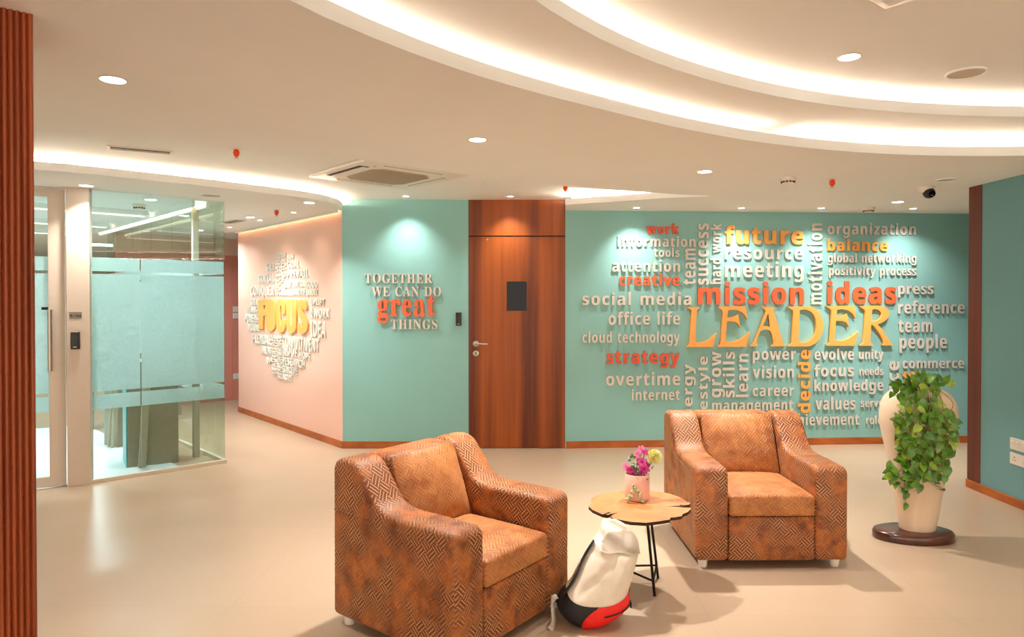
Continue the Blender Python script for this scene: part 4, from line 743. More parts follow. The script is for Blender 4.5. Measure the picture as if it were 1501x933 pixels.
wrapped_panel(118, 632, 138, 630, 0.25, 0.98, 'wrapped furniture panel farthest left in the glass office')
def slat(p0, z0, p1, z1, w, th, label):
    a = atz(*p0); b = atz(*p1, 0)
    o = bpy.data.objects.new('leaning_board', None)
    bm = bmesh.new()
    top = Vector((a.x, a.y, 0)) + (Vector((b.x, b.y, 0)) - Vector((a.x, a.y, 0)))
    x = W_GLASS.d; n = W_GLASS.n
    pts = []
    for q, z in ((Vector((a.x, a.y)), z0), (Vector((b.x, b.y)), z1)):
        pts.append([(q.x + x.x * w * i + n.x * th * j, q.y + x.y * w * i + n.y * th * j, z) for i, j in ((0, 0), (1, 0), (1, 1), (0, 1))])
    lo = [bm.verts.new(p) for p in pts[0]]; hi = [bm.verts.new(p) for p in pts[1]]
    for k in range(4): bm.faces.new((lo[k], lo[(k + 1) % 4], hi[(k + 1) % 4], hi[k]))
    bm.faces.new(lo[::-1]); bm.faces.new(hi)
    bevel(bm, 0.003, 2)
    tag(fin(bm, 'leaning_board', M['slat']), label, 'board', 'boards leaning in the glass office')
slat((203, 686.5), 0.0, (213, 688.5), 0.99, 0.062, 0.03, 'grey board leaning on the front face of the large wrapped panel')
slat((158, 656), 0.0, (166, 661), 0.9, 0.022, 0.02, 'thin pale board leaning left of the large wrapped panel')
slat((163, 657), 0.0, (171, 662), 0.9, 0.022, 0.02, 'second thin pale board leaning left of the large wrapped panel')
q = atz(291, 672)
bm = bmesh.new(); box(bm, -0.028, 0.028, -0.028, 0.028, 0, H1); bevel(bm, 0.003, 2)
struct(fin(bm, 'trim_office_post', M['slat'], loc=(q.x - 0.06, q.y + 0.08, 0), rot=(0, 0, W_GLASS.rot)))
q = atz(272, 668)
t = thing('wall_hung_box', 'grey box hung low behind the office glass beside the post', 'box', (q.x - 0.30, q.y + 0.30, 0.36), (0, 0, W_GLASS.rot))
bm = bmesh.new(); box(bm, -0.09, 0.09, -0.08, 0.08, 0, 0.42); bevel(bm, 0.008, 2); fin(bm, 'housing', M['slat'], t)
bm = bmesh.new(); box(bm, -0.01, 0.01, -0.01, 0.01, -0.36, 0.0); fin(bm, 'stand_tube', M['steel'], t)
def linear_light(p0, p1, w, label):
    a = Vector(p0); b = Vector(p1); d = (b - a).normalized()
    t = thing('linear_ceiling_light', label, 'ceiling light', (a.x, a.y, H1), (0, 0, math.atan2(d.y, d.x)), 'linear lights in the glass office')
    L = (b - a).length
    bm = bmesh.new(); box(bm, 0, L, -w / 2 - 0.03, -w / 2, -0.05, 0.0); box(bm, 0, L, w / 2, w / 2 + 0.03, -0.05, 0.0); fin(bm, 'housing', M['ceil'], t)
    bm = bmesh.new(); box(bm, 0, L, -w / 2, w / 2, -0.02, -0.004); fin(bm, 'diffuser', M['linear'], t)
g0 = Vector(GB); fd = W_GLASS.d; rn = Vector((-fd.x, -fd.y))
pa = g0 + gdir * 0.15 - fd * 0.16
linear_light(pa, pa + gdir * 4.0, 0.10, 'long warm linear light running along the top of the side glass')
for k, (t0, lab) in enumerate(((1.35, 'nearest cross-running linear light inside the glass office'), (2.9, 'middle cross-running linear light inside the glass office'), (4.3, 'farthest cross-running linear light inside the glass office'))):
    p = g0 + gdir * t0 - fd * 0.30
    linear_light(p, p - fd * 4.2, 0.14, lab)

# ------------------------------------------------------------------ lettering
GL = {}
for row in GLYPHS.strip().split('\n'):
    key, adv, rest = row.split(' ', 2)
    GL[key] = (int(adv) / 1000, [[tuple(int(v) / 1000 for v in p.split(',')) for p in sp.split(' ')] for sp in rest.split('|')])
def flat_loops(key, n=4):
    """outline of a letter as closed point lists"""
    out = []
    for sp in GL[key][1]:
        pts = []
        for i, p in enumerate(sp):
            q = sp[(i + 1) % len(sp)]
            p0, h0, h1, p1 = Vector(p[2:4]), Vector(p[4:6]), Vector(q[0:2]), Vector(q[2:4])
            ch = (p1 - p0)
            straight = ch.length < 1e-6 or (abs(ch.cross(h0 - p0)) + abs(ch.cross(h1 - p0))) / max(ch.length, 1e-6) < 0.003
            m = 1 if straight else n
            for k in range(m):
                t = k / m
                v = p0 * (1 - t) ** 3 + h0 * 3 * t * (1 - t) ** 2 + h1 * 3 * t * t * (1 - t) + p1 * t ** 3
                if not pts or (v - pts[-1]).length > 1e-4: pts.append(v)
        out.append(pts)
    return out
def loops_mesh(name, loops, bold=0.0):
    """closed outlines -> plate 1 deep: face at y=-1, back at y=0, in the XZ plane"""
    cu = bpy.data.curves.new(name, 'CURVE'); cu.dimensions = '2D'; cu.fill_mode = 'BOTH'
    cu.extrude = 0.5; cu.offset = bold
    for lp in loops:
        s = cu.splines.new('POLY'); s.points.add(len(lp) - 1); s.use_cyclic_u = True
        for pt, v in zip(s.points, lp): pt.co = (v[0], v[1], 0, 1)
    o = bpy.data.objects.new(name, cu); C.collection.objects.link(o)
    dg = bpy.context.evaluated_depsgraph_get()
    me = bpy.data.meshes.new_from_object(o.evaluated_get(dg)); me.name = name
    bpy.data.objects.remove(o); bpy.data.curves.remove(cu)
    for v in me.vertices: v.co = (v.co.x, -(v.co.z + 0.5), v.co.y)
    bm = bmesh.new(); bm.from_mesh(me); bmesh.ops.remove_doubles(bm, verts=bm.verts[:], dist=1e-5)
    bmesh.ops.recalc_face_normals(bm, faces=bm.faces[:]); bm.to_mesh(me); bm.free()
    return me
LM = {}
def letter_mesh(key, mat, bold):
    k = (key, mat.name, bold)
    if k not in LM:
        me = loops_mesh('letter', flat_loops(key), bold); me.materials.append(mat); LM[k] = me
    return LM[k]
def text_layout(font, text, track=0.0):
    x = 0; out = []
    for ch in text:
        if ch == ' ': x += 0.26; continue
        out.append((ch, x)); x += GL[font + ch][0] + track
    xs = [p[2] for sp in GL[font + out[0][0]][1] for p in sp]; xe = [p[2] for sp in GL[font + out[-1][0]][1] for p in sp]
    return out, min(xs), out[-1][1] + max(xe)
gtop = lambda k: max(p[3] for sp in GL[k][1] for p in sp)
XH = {'s': gtop('sv'), 'r': gtop('rp') * 0.985}; CAP = {'s': gtop('sT'), 'r': gtop('rT')}
def word(pl, text, box4, mat, label, group, font='s', vert=False, bold=0.012, depth=0.02, caps=False, name='wall_word', parts=True, track=0.02):
    """box4 (pixels of the word on its wall): x0, x1, baseline y, top of x-height (or cap) y; upright words: y0 (start, low), y1 (end, high), baseline x, x-height x"""
    lay, xa, xb = text_layout(font, text, track)
    h = CAP[font] if caps else XH[font]
    if not vert:
        x0, x1, yb, yt = box4; xm = (x0 + x1) / 2
        s0, _ = pl.hit(x0, yb); s1, _ = pl.hit(x1, yb); zb = pl.hit(xm, yb)[1]; zt = pl.hit(xm, yt)[1]
        sx = (s1 - s0) / (xb - xa); sz = (zt - zb) / h
        org = pl.at(s0 - xa * sx, zb, -0.0005); rot = (0, 0, pl.rot)
    else:
        y0, y1, xbp, xtp = box4
        sb, z0 = pl.hit(xbp, y0); _, z1 = pl.hit(xbp, y1); st, _ = pl.hit(xtp, (y0 + y1) / 2)
        sx = (z1 - z0) / (xb - xa); sz = (sb - st) / h
        org = pl.at(sb, z0 - xa * sx, -0.0005); rot = (0, -PI / 2, pl.rot)
    if parts:
        t = thing(name, label, 'wall lettering', org, rot, group)
        for ch, x in lay:
            o = link('letter', letter_mesh(font + ch, mat, bold), None, t, (x * sx, 0, 0)); o.scale = (sx, depth, sz)
        return t
    loops = [[(v.x + x, v.y) for v in lp] for ch, x in lay for lp in flat_loops(font + ch, 2)]
    me = loops_mesh(name, loops, bold)
    me.transform(Matrix.Diagonal((sx, depth, sz, 1)))
    o = link(name, me, mat, None, org, rot)
    return tag(o, label, 'wall lettering', group)

GW = 'raised words around the yellow serif word on the blue-green wall'
cols = {'w': (M['white'], 'white'), 'o': (M['orange'], 'orange'), 'r': (M['redorange'], 'red-orange'), 'y': (M['yellow'], 'yellow')}
HW = [
 ('work', 947.4, 994.8, 342.5, 331.9, 'r', 1), ('information', 905, 1018.5, 361.3, 350, 'w', 0), ('tools', 958, 995.2, 376.1, 366.6, 'w', 0),
 ('attention', 897.2, 995.9, 397.7, 385.3, 'w', 0), ('creative', 907.5, 995.5, 418.2, 405.6, 'o', 1), ('social media', 853.3, 1012.5, 446.5, 433.1, 'w', 0),
 ('mission', 1022.7, 1176.5, 445, 422, 'o', 1), ('ideas', 1212, 1311.6, 444.2, 421.3, 'o', 1), ('office life', 891.5, 995.9, 475.2, 461.6, 'w', 0),
 ('cloud technology', 853.3, 995.5, 501.4, 489.7, 'w', 0), ('strategy', 889, 995.2, 532.1, 517.6, 'r', 1), ('overtime', 888, 996.3, 564, 550, 'w', 0),
 ('internet', 925.5, 995.5, 585.5, 573.8, 'w', 0), ('future', 1062, 1176, 357.2, 338.4, 'y', 1), ('resource', 1062, 1176, 379.7, 365.6, 'w', 0),
 ('meeting', 1062, 1176.4, 405.9, 389.3, 'w', 0), ('organization', 1212, 1340.9, 343.6, 331.4, 'w', 0), ('balance', 1212, 1299.9, 367.3, 354.9, 'y', 1),
 ('global networking', 1212.5, 1341.6, 384.3, 374.8, 'w', 0), ('positivity process', 1214.3, 1341.6, 403, 393.8, 'w', 0), ('press', 1315.4, 1366.7, 430.6, 418.9, 'w', 0),
 ('reference', 1315.4, 1412, 458.9, 445.5, 'w', 0), ('team', 1315.8, 1365, 486.2, 471.7, 'w', 0), ('people', 1317.5, 1386.2, 509.9, 495, 'w', 0),
 ('commerce', 1322, 1411.3, 538.9, 528.3, 'w', 0), ('power', 1102.5, 1165.4, 526.5, 514.1, 'w', 0), ('vision', 1102.5, 1162.6, 553, 539.9, 'w', 0),
 ('career', 1102.5, 1162.6, 579.5, 567.5, 'w', 0), ('management', 1043, 1161.4, 601, 589, 'w', 0), ('evolve', 1193, 1250.3, 526.5, 514.5, 'w', 0),
 ('unity', 1258, 1293.5, 525.4, 515.1, 'w', 0), ('focus', 1192.7, 1250.3, 550.9, 538.2, 'w', 0), ('needs', 1258.8, 1293.5, 549, 540.5, 'w', 0),
 ('knowledge', 1192.7, 1293.5, 572, 560, 'w', 0), ('values', 1194.4, 1252.5, 599.3, 586, 'w', 0), ('serves', 1261, 1299, 595.4, 586.9, 'w', 0),
 ('achievement', 1149, 1258, 622, 610, 'w', 0), ('roles', 1268.7, 1297, 620.6, 611.8, 'w', 0)]
WHERE = {'team': ' in the right column under "reference"', 'focus': ' in the lower right rows of the blue-green wall', 'achievement': ' half hidden by the far armchair', 'management': ' mostly hidden behind the far armchair back',
         'serves': ' running behind the planter', 'roles': ' running behind the planter'}
for w, x0, x1, yb, yt, c, bd in HW:
    mt, cn = cols[c]
    word(W_LEAD, w, (x0, x1, yb, yt), mt, f'{cn} raised word "{w}"' + WHERE.get(w, ' mounted on the blue-green wall'), GW, bold=0.010 if bd else 0.003, depth=0.026 if w in ('mission', 'ideas', 'future') else 0.02)
VW = [
 ('team', 416.8, 364.5, 1018.3, 1003.9, 'w', 'left of "success"'), ('success', 416.8, 327.7, 1037.5, 1023, 'w', 'left of "hard work"'), ('hard work', 415.8, 328, 1056, 1044.7, 'w', 'left of "resource"'),
 ('motivation', 445.5, 327.7, 1203.3, 1188.6, 'w', 'right of "meeting"'), ('energy', 630, 533, 1014, 1003.6, 'w', 'running down behind the far armchair'), ('lifestyle', 627, 521.7, 1035.9, 1026, 'w', 'running down behind the far armchair'),
 ('grow', 581.8, 514.7, 1055.8, 1043, 'w', 'left of "skills"'), ('skills', 581.4, 515, 1075.6, 1063.4, 'w', 'left of "learn"'), ('learn', 580.9, 518, 1095.6, 1082.8, 'w', 'left of "vision"'),
 ('decide', 604, 512.3, 1186.3, 1173.5, 'y', 'under the serif word'), ('place', 602, 528.8, 1316, 1302.8, 'w', 'running down behind the planter'), ('target', 622, 544, 1337.5, 1324.5, 'y', 'mostly hidden behind the planter')]
for w, y0, y1, xb_, xt_, c, wh in VW:
    mt, cn = cols[c]
    word(W_LEAD, w, (y0, y1, xb_, xt_), mt, f'{cn} raised word "{w}" set upright, {wh}', GW, vert=True, bold=0.010 if c == 'y' else 0.004)

# the big yellow serif word, letter outlines in pixels of an enlarged view (scale 4.618 from 995,400)
def arc(pts, n=7): return spline(pts, n)
LEAD = {
 'L': [[(45, 229), (133, 229), (131, 238), (118, 246), (114, 258)] + arc([(103, 462), (128, 468), (165, 463), (205, 443), (248, 402)], 5) + [(222, 498), (43, 498), (47, 489), (62, 482), (66, 470), (79, 258), (74, 246), (60, 238)]],
 'E': [[(253, 226), (440, 222), (444, 232)] + arc([(454, 312), (435, 280), (408, 258), (375, 248), (345, 248)], 5) + [(326, 252), (318, 300)] + arc([(345, 299), (370, 290), (394, 279)], 4) + arc([(406, 370), (396, 348), (378, 332), (350, 326), (318, 326)], 4)
       + arc([(306, 458), (340, 464), (380, 458), (425, 435), (472, 396)], 5) + [(445, 497), (253, 497), (258, 488), (272, 480), (276, 470), (289, 262), (284, 248), (268, 238)]],
 'A': [[(558, 229), (638, 229), (634, 240), (630, 250), (693, 462), (702, 482), (716, 492), (613, 495), (617, 487), (630, 478), (634, 468), (618, 404)] + arc([(618, 404), (606, 388), (585, 381), (560, 383), (540, 394)], 4) + arc([(540, 394), (522, 440), (516, 470), (524, 485)], 4)[1:] + [(527, 494), (470, 494), (474, 487), (490, 480), (502, 466), (580, 256), (572, 244), (560, 238)],
       [(596, 268), (555, 366)] + arc([(555, 366), (575, 357), (598, 360), (612, 372)], 4)[1:]],
 'D': [[(727, 226)] + arc([(850, 224), (905, 238), (945, 276), (966, 340), (958, 405), (925, 462), (885, 488), (850, 495)], 6) + [(727, 495), (733, 486), (750, 478), (755, 468), (765, 262), (760, 250), (742, 238)],
       [(808, 250), (797, 462)] + arc([(797, 462), (835, 468), (880, 450), (910, 410), (920, 355), (912, 300), (885, 262), (845, 246), (808, 250)], 6)[1:-1]],
 'R': [[(1213, 224)] + arc([(1330, 220), (1375, 228), (1402, 250), (1408, 278), (1396, 308), (1362, 334), (1330, 345)], 5) + arc([(1330, 345), (1362, 380), (1400, 440), (1430, 478)], 4)[1:] + [(1438, 488), (1366, 488), (1368, 480), (1376, 472)] + arc([(1376, 472), (1360, 430), (1330, 385), (1300, 352), (1288, 352)], 4)[1:] + [(1282, 460), (1286, 474), (1300, 482), (1303, 489), (1213, 491), (1216, 482), (1233, 474), (1238, 462), (1250, 258), (1244, 246), (1226, 236)],
       [(1296, 246), (1288, 328)] + arc([(1288, 328), (1325, 322), (1352, 300), (1358, 270), (1342, 250), (1318, 243), (1296, 246)], 5)[1:-1]],
}
LEAD['E2'] = [[(p[0] * 0.98 + 740.0, p[1] * 0.985 + 0.5) for p in LEAD['E'][0]]]
def pix_letter(pl, loops, to_px, base, mat, depth, parent):
    lp = []
    for l in loops:
        q = []
        for x, y in l:
            s, z = pl.hit(*to_px(x, y)); q.append((s - base[0], z - base[1]))
        lp.append(q)
    me = loops_mesh('letter', lp); me.transform(Matrix.Diagonal((1, depth, 1, 1)))
    return link('letter', me, mat, parent)
lb = W_LEAD.hit(1005, 507.6)
t = thing('wall_word', 'large yellow serif word "LEADER" in the middle of the blue-green wall', 'wall lettering', W_LEAD.at(lb[0], lb[1], -0.0005), (0, 0, W_LEAD.rot), GW)
for k in ('L', 'E', 'A', 'D', 'E2', 'R'):
    pix_letter(W_LEAD, LEAD[k], lambda x, y: (995 + x / 4.618, 400 + y / 4.618), lb, M['yellow'], 0.04, t)

GT = 'raised slogan left of the wooden door'
word(W_TEAL, 'TOGETHER', (535.2, 633.8, 414.5, 401.2), M['white'], 'white serif word "TOGETHER", top line of the slogan left of the door', GT, 'r', caps=True, bold=0.002, track=0.02)
word(W_TEAL, 'WE CAN DO', (545.3, 646.7, 433.8, 420.1), M['white'], 'white serif words "WE CAN DO", second line of the slogan', GT, 'r', caps=True, bold=0.002, track=0.02)
word(W_TEAL, 'great', (554.5, 637.3, 462.3, 439.4), M['orange'], 'big orange word "great" in the slogan left of the door', GT, 'r', bold=0.010, depth=0.03, track=0.03)
word(W_TEAL, 'THINGS', (573.4, 641.3, 481.6, 468.1), M['white'], 'white serif word "THINGS", bottom line of the slogan', GT, 'r', caps=True, bold=0.002, track=0.02)

# the peach wall: rounded yellow word with rows of condensed white words around it
GF = 'raised words around the rounded yellow word on the peach wall'
fx = lambda x, y: (340 + x / 4.24, 350 + y / 4.24)
def stad(x0, x1, y0, y1, k=8):
    r = (x1 - x0) / 2; cx = (x0 + x1) / 2; ry = min(r * 1.35, (y1 - y0) / 2)
    return [(cx + r * math.cos(a), y0 + ry - ry * math.sin(a)) for a in [PI * i / k for i in range(k + 1)]] + [(cx + r * math.cos(a), y1 - ry - ry * math.sin(a)) for a in [PI + PI * i / k for i in range(k + 1)]]
FOC = {
 'F': [[(174, 378), (222, 376), (222, 412), (203, 413), (203, 440), (218, 440), (218, 476), (203, 476), (203, 560), (176, 556)]],
 'O': [stad(222, 276, 374, 574), [(247, 420), (251, 420), (251, 530), (247, 530)]],
 'C': [[(284, 430), (287, 400), (300, 378), (318, 374), (334, 388), (340, 410), (340, 466), (318, 466), (318, 415), (310, 415), (310, 538), (318, 538), (318, 500), (341, 500), (341, 545), (334, 570), (316, 582), (298, 574), (286, 550)]],
 'U': [[(348, 378), (376, 378), (376, 540), (382, 540), (382, 378), (408, 379), (409, 548), (402, 572), (382, 588), (362, 578), (349, 552)]],
 'S': [[(476, 420), (474, 440), (448, 436), (446, 416), (441, 416), (441, 440), (474, 500), (480, 530), (476, 566), (462, 586), (446, 590), (428, 580), (418, 556), (418, 520), (442, 524), (444, 550), (450, 550), (450, 520), (420, 462), (415, 430), (418, 400), (430, 380), (448, 376), (466, 386)]],
}
fb = W_PEACH.hit(*fx(174, 580))
t = thing('wall_word', 'big rounded yellow word "FOCUS" in the middle of the peach wall', 'wall lettering', W_PEACH.at(fb[0], fb[1], -0.0005), (0, 0, W_PEACH.rot), GF)
for k in 'FOCUS': pix_letter(W_PEACH, FOC[k], fx, fb, M['yellow'], 0.024, t)
def fword(text, x0, x1, yt, yb, lab):
    a = fx(x0, yb); b = fx(x1, yt)
    word(W_PEACH, text, (a[0], b[0], a[1], b[1]), M['white'], lab, GF, caps=True, parts=False, bold=0.003, depth=0.015, track=0.0)
def fvert(text, x0, x1, yt, yb, lab):
    a = fx(x1, yb); b = fx(x0, yt)
    word(W_PEACH, text, (a[1], b[1], a[0], b[0]), M['white'], lab, GF, vert=True, caps=True, parts=False, bold=0.003, depth=0.015, track=0.0)
P = 'small white raised word on the peach wall, '
fword('JOB', 349, 388, 94, 124, P + 'topmost row right of the upright words')
fword('GOAL', 349, 425, 136, 181, P + 'second row from the top at right')
fword('PREVAIL', 349, 480, 194, 241, P + 'third row from the top at right')
fword('MOTIVATION', 340, 462, 260, 301, P + 'fourth row from the top, long one')
fword('GOOD', 466, 538, 262, 304, P + 'end of the fourth row from the top')
fword('COMMUNICATE', 330, 462, 313, 350, P + 'long one just above the yellow word')
fword('QUOTE', 466, 537, 314, 351, P + 'end of row above the yellow word')
fword('SKI', 218, 268, 152, 197, P + 'topmost row left of the upright words')
fword('SOCIAL', 170, 268, 217, 273, P + 'second row left of the upright words')
fword('CONQUER', 122, 268, 291, 352, P + 'wide row above the yellow word')
fvert('SUCCESSFUL', 276, 306, 82, 350, P + 'left upright one at the top')
fvert('BRAINSTORM', 312, 340, 84, 350, P + 'right upright one at the top')
fword('IDEAS', 122, 172, 375, 411, P + 'uppermost left of the yellow word')
fword('TEAM', 98, 150, 420, 458, P + 'second left of the yellow word')
fword('POWER', 88, 152, 468, 520, P + 'third left of the yellow word')
fword('VISION', 103, 174, 530, 572, P + 'lowest left of the yellow word')
fvert('TRUST', 153, 173, 418, 528, P + 'upright, left of the yellow word')
fword('UPLIFT', 494, 582, 372, 411, P + 'uppermost right of the yellow word')
fword('WORK', 512, 612, 432, 492, P + 'second right of the yellow word')
fword('IDEA', 494, 588, 510, 610, P + 'tall one right of the yellow word')
fvert('AIM', 493, 508, 428, 490, P + 'upright, right of the yellow word')
fword('FLEXIBLE', 134, 250, 594, 652, P + 'wide row below yellow, left')
fword('COMMITMENT', 320, 546, 610, 690, P + 'big row below yellow, right')
fword('TALENT', 185, 250, 668, 716, P + 'second row below yellow, left')
fword('UP', 218, 252, 736, 776, P + 'lowest row at left')
fword('INSPIRE', 320, 408, 678, 730, P + 'second row below yellow, right')
fword('HOPE', 424, 492, 704, 748, P + 'end of second row below yellow')
fword('RESEARCH', 320, 456, 744, 792, P + 'third row below yellow, right')
fword('SINCERE', 320, 412, 794, 836, P + 'fourth row below yellow, right')
fword('MORE', 320, 378, 843, 876, P + 'lowest row at right')
fvert('LEADERSHIP', 253, 280, 602, 840, P + 'left upright one at the bottom')
fvert('PERFORMANCE', 288, 315, 604, 868, P + 'right upright one at the bottom')

# ------------------------------------------------------------------ armchairs
def make_chair(label, loc, rotz, W=0.86, D=0.80):
    """origin on the floor under the middle; the front faces -y"""
    t = thing('armchair', label, 'armchair', loc, (0, 0, rotz), 'velvet armchairs')
    w2, yf, yb = W / 2, -D / 2, D / 2
    aw, Z0 = 0.19, 0.05
    def done(bm, name, mat, bv=0.02, seg=4, sub=0):
        bevel(bm, bv, seg, 35)
        o = fin(bm, name, mat, t, 180)
        try: o.data.set_sharp_from_angle(angle=math.radians(60))
        except Exception: pass
        boxuv(o.data)
        return o
    top = [(yf + 0.0, 0.555), (yf + 0.012, 0.578), (yf + 0.04, 0.590), (yf + 0.20, 0.593), (yf + 0.36, 0.592)]
    top += spline([(yf + 0.44, 0.598), (yf + 0.50, 0.630), (yf + 0.56, 0.705), (yf + 0.62, 0.775), (yf + 0.66, 0.800)], 4)
    top += [(yf + 0.70, 0.808), (yf + 0.76, 0.802), (yb - 0.012, 0.785), (yb, 0.755)]
    prof = [(yf, Z0)] + top + [(yb, Z0)]
    for sx in (-1, 1):
        bm = bmesh.new()
        xs = (sx * w2, sx * (w2 - aw))
        rows = []
        for x in xs: rows.append([bm.verts.new((x, y, z)) for y, z in prof])
        n = len(prof)
        for vs in rows:
            es = [bm.edges.new((vs[i], vs[(i + 1) % n])) for i in range(n)]
            bmesh.ops.triangle_fill(bm, use_beauty=True, use_dissolve=False, edges=es)
        for i in range(n): bm.faces.new((rows[0][i], rows[0][(i + 1) % n], rows[1][(i + 1) % n], rows[1][i]))
        bmesh.ops.dissolve_limit(bm, angle_limit=0.01, verts=bm.verts[:], edges=bm.edges[:])
        bevel(bm, 0.028, 5, 40)
        o = fin(bm, 'arm', M['velvet'], t, 50); boxuv(o.data)
        # piping seam along the outer edge under the arm top
        bm = bmesh.new()
        xo = sx * (w2 + 0.001)
        tube(bm, [(xo, yf + 0.03, 0.53), (xo, yf + 0.2, 0.54), (xo, yf + 0.42, 0.55), (xo, yf + 0.5, 0.56), (xo, yb - 0.02, 0.56)], 0.004, 6)
        s = fin(bm, 'piping', M['velvet'], o, 180); boxuv(s.data)
    ib = w2 - aw - 0.003
    bm = bmesh.new(); box(bm, -ib, ib, yf + 0.008, yb - 0.16, Z0, 0.305); done(bm, 'front_panel', M['velvet'], 0.012)
    bm = bmesh.new(); box(bm, -ib, ib, yb - 0.19, yb - 0.002, Z0, 0.800); done(bm, 'backrest', M['velvet'], 0.035, 5)
    def cushion(name, x0, x1, fn, nu=18, nv=18, th=0.1):
        bm = bmesh.new(); g = {}
        for side in (0, 1):
            for i in range(nu + 1):
                for j in range(nv + 1):
                    u, v = i / nu, j / nv
                    g[side, i, j] = bm.verts.new(fn(u, v, side))
        for side in (0, 1):
            for i in range(nu):
                for j in range(nv): bm.faces.new((g[side, i, j], g[side, i + 1, j], g[side, i + 1, j + 1], g[side, i, j + 1]))
        ring = [(i, 0) for i in range(nu)] + [(nu, j) for j in range(nv)] + [(i, nv) for i in range(nu, 0, -1)] + [(0, j) for j in range(nv, 0, -1)]
        for a, b in zip(ring, ring[1:] + ring[:1]):
            bm.faces.new((g[0, a[0], a[1]], g[0, b[0], b[1]], g[1, b[0], b[1]], g[1, a[0], a[1]]))
        bevel(bm, 0.018, 4, 45)
        o = fin(bm, name, M['velvetl'], t, 60); boxuv(o.data); return o
    puff = lambda u, v: (1 - abs(2 * u - 1) ** 3.0) * (1 - abs(2 * v - 1) ** 3.0)
    def seat(u, v, s):
        x = -ib + 2 * ib * u; y = yf - 0.004 + (D - 0.24) * v
        return (x, y, (0.428 + 0.028 * puff(u, v)) if s else 0.309)
    cushion('seat_cushion', -ib, ib, seat)
    def back(u, v, s):
        z = 0.43 + (0.795 - 0.43) * v
        hw = ib - 0.004 - 0.012 * v
        x = -hw + 2 * hw * u
        yface = yb - 0.315 + 0.125 * v - 0.05 * puff(u, v)
        return (x, (yface if s else yb - 0.188), z)
    cushion('back_cushion', -ib, ib, back)
    for sx in (-1, 1):
        for sy in (-1, 1):
            bm = bmesh.new(); cyl(bm, (sx * (w2 - 0.055), sy * (D / 2 - 0.06)), 0.024, 0.0, 0.052, 18, 0.030); bevel(bm, 0.004, 2)
            fin(bm, 'foot', M['whiteplastic'], t, 40)
    return t
FLc = Vector((-0.231, 2.783)); ang = math.radians(52.4)
rx = Vector((math.cos(ang), math.sin(ang))); fwd = Vector((rx.y, -rx.x))
cc = FLc + rx * 0.43 - fwd * 0.40
make_chair('brown patterned velvet armchair in front, seen from its side, facing the small table', (cc.x, cc.y, 0), ang)
make_chair('brown patterned velvet armchair facing forward, right of the small table', (1.500, 4.335, 0), math.radians(0.6), W=0.885, D=0.82)

# ------------------------------------------------------------------ side table
TZ = 0.45
t_px = [(862.8, 741.6), (867.7, 735), (867, 730), (874, 725), (885.7, 722.3), (898.6, 720.8), (911.4, 718.5), (932, 717.2), (954, 718.7), (974.5, 721.3), (983.5, 723.6), (995, 727.5), (1002.8, 732), (1006.6, 734.5), (1012, 736.5), (1010.5, 739), (997.6, 740.6), (976.4, 741.4), (997.6, 742.6), (1012.4, 744), (1012.4, 746), (1008, 750), (1000.2, 753.2), (999.5, 755.8), (988.6, 757.7), (982.8, 758), (981.6, 761), (966, 763.5), (947, 765.7), (925, 764.4), (898.4, 759.4), (895.2, 756.2), (898.4, 753.7), (906.9, 750.6), (896.5, 752.4), (890.5, 754.4), (882.7, 753.1), (868.5, 746.8)]
tp = [atz(x, y, TZ).xy for x, y in t_px]
tc_ = sum((Vector(p) for p in tp), Vector((0, 0))) / len(tp)
M['tabletop'] = wood_mat('table_top_wood', (206, 142, 88), (168, 104, 58), 5.0, 5.0, 0.45)
M['bark'] = pm('dark_bark_edge', (58, 34, 20), 0.8, nz=0.4, scale=60, bump=0.4)
tb = thing('side_table', 'round wood-slice side table with black metal legs between the armchairs', 'table', (tc_.x, tc_.y, 0))
bm = bmesh.new(); prism(bm, [(p.x - tc_.x, p.y - tc_.y) for p in tp], TZ - 0.016, TZ, 0, 1)
fin(bm, 'tabletop', [M['tabletop'], M['bark']], tb)
for x, y, dx, dy in ((1000, 741.5, 0.0, 0.02), (890, 752.2, 0.012, 0.014)):
    p = atz(x, y, TZ).xy - tc_; d = Vector((dx, dy)).normalized(); e = Vector((-d.y, d.x))
    pts = [p + d * 0.022 + e * 0.009, p + e * 0.003, p - d * 0.022 + e * 0.009, p - d * 0.022 - e * 0.009, p - e * 0.003, p + d * 0.022 - e * 0.009]
    bm = bmesh.new(); prism(bm, [(q.x, q.y) for q in pts], TZ - 0.002, TZ + 0.0015); fin(bm, 'butterfly_key', M['blackmetal'], tb)
loc2 = lambda p: Vector((p[0] - tc_.x, p[1] - tc_.y))
legs = [((0.695, 3.50), (0.7516, 3.579)), ((0.735, 3.62), (0.82, 3.815)), ((0.555, 3.62), (0.600, 3.80)), ((0.575, 3.66), (0.640, 3.86))]
for a, b in legs:
    a, b = loc2(a), loc2(b)
    bm = bmesh.new(); tube(bm, [(b.x, b.y, 0), (a.x, a.y, TZ - 0.014)], 0.0075, 8); fin(bm, 'leg', M['blackmetal'], tb, 60)
def onleg(k, z):
    a, b = legs[k]; f = z / TZ
    q = loc2((b[0] + (a[0] - b[0]) * f, b[1] + (a[1] - b[1]) * f)); return (q.x, q.y, z)
for i, j in ((0, 2), (1, 2), (0, 1)):
    bm = bmesh.new(); tube(bm, [onleg(i, 0.085), onleg(j, 0.085)], 0.006, 8); fin(bm, 'stretcher', M['blackmetal'], tb, 60)
bm = bmesh.new(); box(bm, -0.15, 0.05, -0.14, 0.05, TZ - 0.022, TZ - 0.016); bevel(bm, 0.002, 2); fin(bm, 'mounting_plate', M['blackmetal'], tb)

